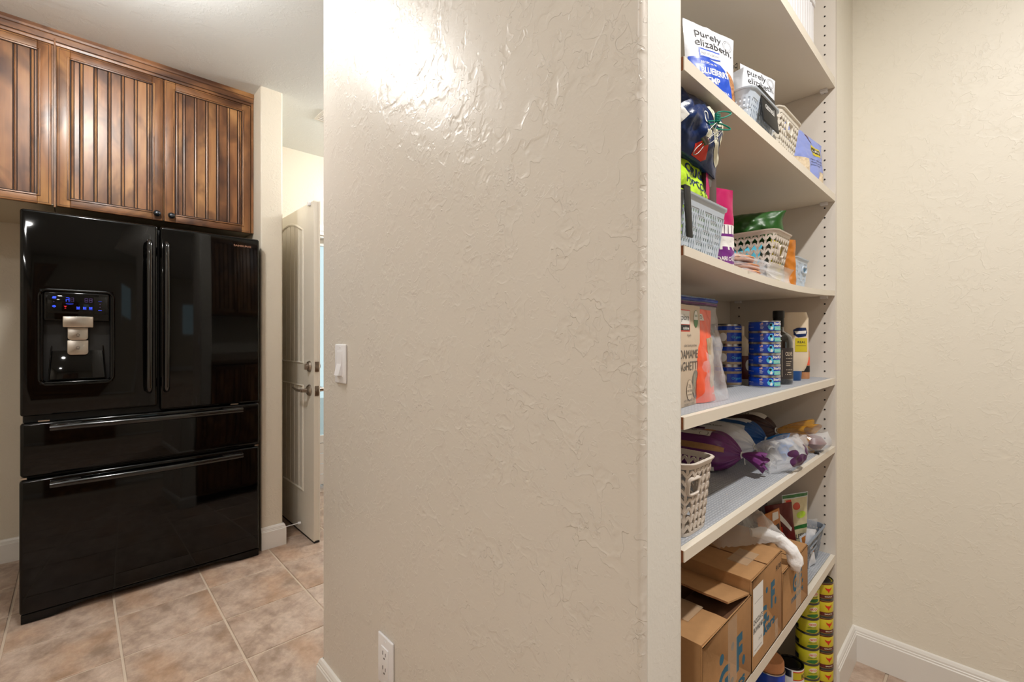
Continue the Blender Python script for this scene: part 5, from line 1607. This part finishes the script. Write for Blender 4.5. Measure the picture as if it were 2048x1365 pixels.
# grey basket of sauce sachets at the right end
bz = z6(1.66) + .001
bk7, _, _ = basket('basket', 'grey blue woven basket full of seasoning sachets', (1.660, .378 + .13, bz), radians(0), .270, .255, .105, M['basketd'], 'weave', taper=.88, rim=.012, hole=[(.117 + .03, .070, .08, .020)])
def packet(label, loc, rz, w, h, mat, prints, rx=0.0, ry=0.0, seed=0, d=.010):
    t, p, S = pouch('seasoning_packet', label, 'packet', loc, rz, mat, 'seasoning sachets', rx=rx, ry=ry, w=w, h=h, d=d, kind='pillow', seed=seed, wr=.003)
    printed(t, S, prints, off=.0005, maxlen=.006)
packet('cream soup packet with a dark green top edge, tallest in the grey basket', (1.690, .440, bz + .012), radians(-24), .115, .205, M['bagwhite'],
       [('print_panel', 'cellar', [R(-.050, .054, .02, .190)]), ('print_panel', 'red', [R(-.044, -.022, .09, .188)]), ('print_panel', 'navyd', [R(-.0, .0, 0, 0)]), ('print_panel', 'leafgreen', [R(-.056, .054, .193, .203), R(-.022, .054, .090, .102)]),
        ('print_panel', 'redbrown', [ell(.0, .165, .016, .012)]), ('print_panel', 'lime', [ell(.022, .135, .022, .012)]), ('lettering', 'inkgrey', [text_poly('LEEK', -.005, .06, .02, width=.045, bold=.03)]), ('print_panel', 'yellow', [R(-.018, .05, .02, .05)])], seed=101)
packet('dark red sachet leaning left of the green topped packet', (1.615, .445, bz + .012), radians(-40), .09, .19, M['maroon'], [('print_panel', 'red', [R(-.035, .0, .06, .12)]), ('print_panel', 'paper', [P((-.02, .16), (.03, .10), (.035, .11), (-.01, .175))])], ry=radians(-8), seed=102)
packet('amber and black sachet beside the milky bag', (1.560, .460, bz + .010), radians(-20), .10, .180, M['orangeb'], [('print_panel', 'paper', [P((.01, .15), (.04, .15), (.04, .172), (.015, .175))]), ('print_panel', 'brownd', [R(-.01, .04, .09, .135)]), ('print_panel', 'ink', [R(.00, .045, .04, .075)])], ry=radians(-10), seed=103)
packet('silver sachet with a folded top in front of the red one', (1.640, .400, bz + .008), radians(-30), .036, .120, M['bagwhite'], [], ry=radians(12), seed=104)
packet('orange and white sachet low at the front of the grey basket', (1.668, .392, bz + .006), radians(-20), .055, .110, M['bagwhite'], [('print_panel', 'orangeb', [P((-.024, .06), (.024, .04), (.02, .104), (-.02, .104))]), ('print_panel', 'ink', [ell(-.012, .03, .008, .010)])], ry=radians(-14), seed=105)
packet('dark sachet at the back of the grey basket', (1.600, .52, bz + .010), radians(-10), .11, .215, M['bgpacket'], [('print_panel', 'brownd', [R(-.04, .04, .1, .2)])], seed=106)
packet('clear film packet at the right front of the grey basket', (1.752, .415, bz + .008), radians(-35), .06, .115, M['film'], [], seed=107)

# ------------------------------------------------------------------ bottom shelf: cans
HR, HH = .0325, .0478
ordn = ['lowest', 'second', 'third', 'fourth', 'fifth', 'sixth', 'topmost']
h0 = None
for i in range(7):
    lb = ordn[i] + ' yellow green chile can in the stack on the bottom shelf'
    loc = (1.700 + random.uniform(-.001, .001), .408, Z7 + HH * i)
    if h0 is None:
        t, S = can('chile_can', lb, 'can', loc, HR, HH, M['ygreen'], radians(-66), 'stacked green chile cans', lid='tindark', rim='tindark')
        printed(t, S, [('print_panel', 'cream', [ell(.014, .0315, .013, .0068)]), ('lettering', 'red', [text_poly('HATCH', .014, .0285, .0085, width=.022, bold=.04, align='CENTER')]),
                       ('lettering', 'leafgreen', [text_poly('GREEN CHILE', .012, .0205, .004, width=.026, bold=.02, align='CENTER')]),
                       ('chile_mark', 'leafgreen', [P((-.006, .008), (.004, .006), (.018, .0055), (.028, .009), (.030, .014), (.022, .0165), (.008, .0165), (-.002, .013))]),
                       ('swatch', 'navyd', [R(-.060, -.028, .006, .020)])], off=.0002, maxlen=.006)
        h0 = t
    else:
        t = copy_tree(h0, None, lb); t.location = loc; t.rotation_euler.z = radians(-66 + random.uniform(-9, 9))
b0 = None
for i in range(6):
    lb = ordn[i if i < 5 else 6] + ' yellow and maroon can in the stack against the side panel'
    loc = (1.7755, .386, Z7 + .0560 * i)
    if b0 is None:
        t, S = can('enchilada_can', lb, 'can', loc, .0325, .0555, M['yellow'], radians(-66), 'stacked maroon banded cans', lid='tindark', rim='tindark')
        printed(t, S, [('band', 'maroon', [R(-.10, .10, .0045, .0155), R(-.10, .10, .0480, .0515)]), ('bull_mark', 'red', [P((.002, .040), (.010, .036), (.018, .036), (.026, .041), (.022, .032), (.017, .028), (.014, .021), (.011, .028), (.006, .032))]),
                       ('lettering', 'cream', [text_poly('SAUCE', .014, .0085, .005, width=.024, bold=.03, align='CENTER')])], off=.0002, maxlen=.006)
        b0 = t
    else:
        t = copy_tree(b0, None, lb); t.location = loc; t.rotation_euler.z = radians(-66 + random.uniform(-6, 6))
t, S = can('tomato_can', 'dark lidded tomato can with a yellow and white label at the shelf front', 'can', (1.618, .432, Z7), .0345, .112, M['paper'], radians(-60), lid='blackp', rim='tindark')
printed(t, S, [('band', 'yellow', [R(-.004, .052, .078, .104)]), ('band', 'red', [R(-.004, .052, .101, .104), R(-.004, .052, .077, .080)]), ('lettering', 'ink', [text_poly('RO*TEL', .022, .082, .019, width=.038, bold=.03)]),
               ('print_panel', 'leafgreen', [R(-.03, -.008, .01, .06)]), ('print_panel', 'ink', [R(.006, .018, .042, .056)]), ('print_panel', 'tindark', [R(-.05, -.008, .085, .106)])], off=.0002, maxlen=.006)
t, S = can('bean_can', 'blue labelled can with white swoosh under the cardboard boxes', 'can', (1.492, .455, Z7), .040, .150, M['canblue'], radians(-52))
printed(t, S, [('badge', 'navy', [ell(.004, .118, .018, .014)]), ('swoosh', 'paper', [P((.006, .02), (.050, .02), (.050, .118), (.034, .110), (.020, .095), (.012, .070))]),
               ('lettering', 'paper', [text_poly('Great', .004, .119, .010, width=.024, align='CENTER', bold=.01), text_poly('Value', .004, .110, .008, width=.018, align='CENTER', bold=.01)])], off=.0002, maxlen=.006)
MB().lathe([(0, .150), (.037, .150), (.038, .152), (.038, .172), (.035, .178), (0, .178)], n=32).build('stacked_lid', M['tortilla'], t, smooth=True)
for i, (x_, y_, lb) in enumerate(((1.640, .535, 'shadowed dark yellow can behind the tomato can'), (1.585, .560, 'shadowed yellow can deep on the bottom shelf left of the other'))):
    t, S = can('olive_can', lb, 'can', (x_, y_, Z7), .037, .112, M['ygreen'], 0, 'shadowed cans at the back', lid='tindark', rim='tindark')
    printed(t, S, [('band', 'ink', [R(-.1, .1, .07, .10)])], off=.0002, maxlen=.006)
    c = copy_tree(t, None, lb.replace('shadowed', 'shadowed upper')); c.location.z += .1125
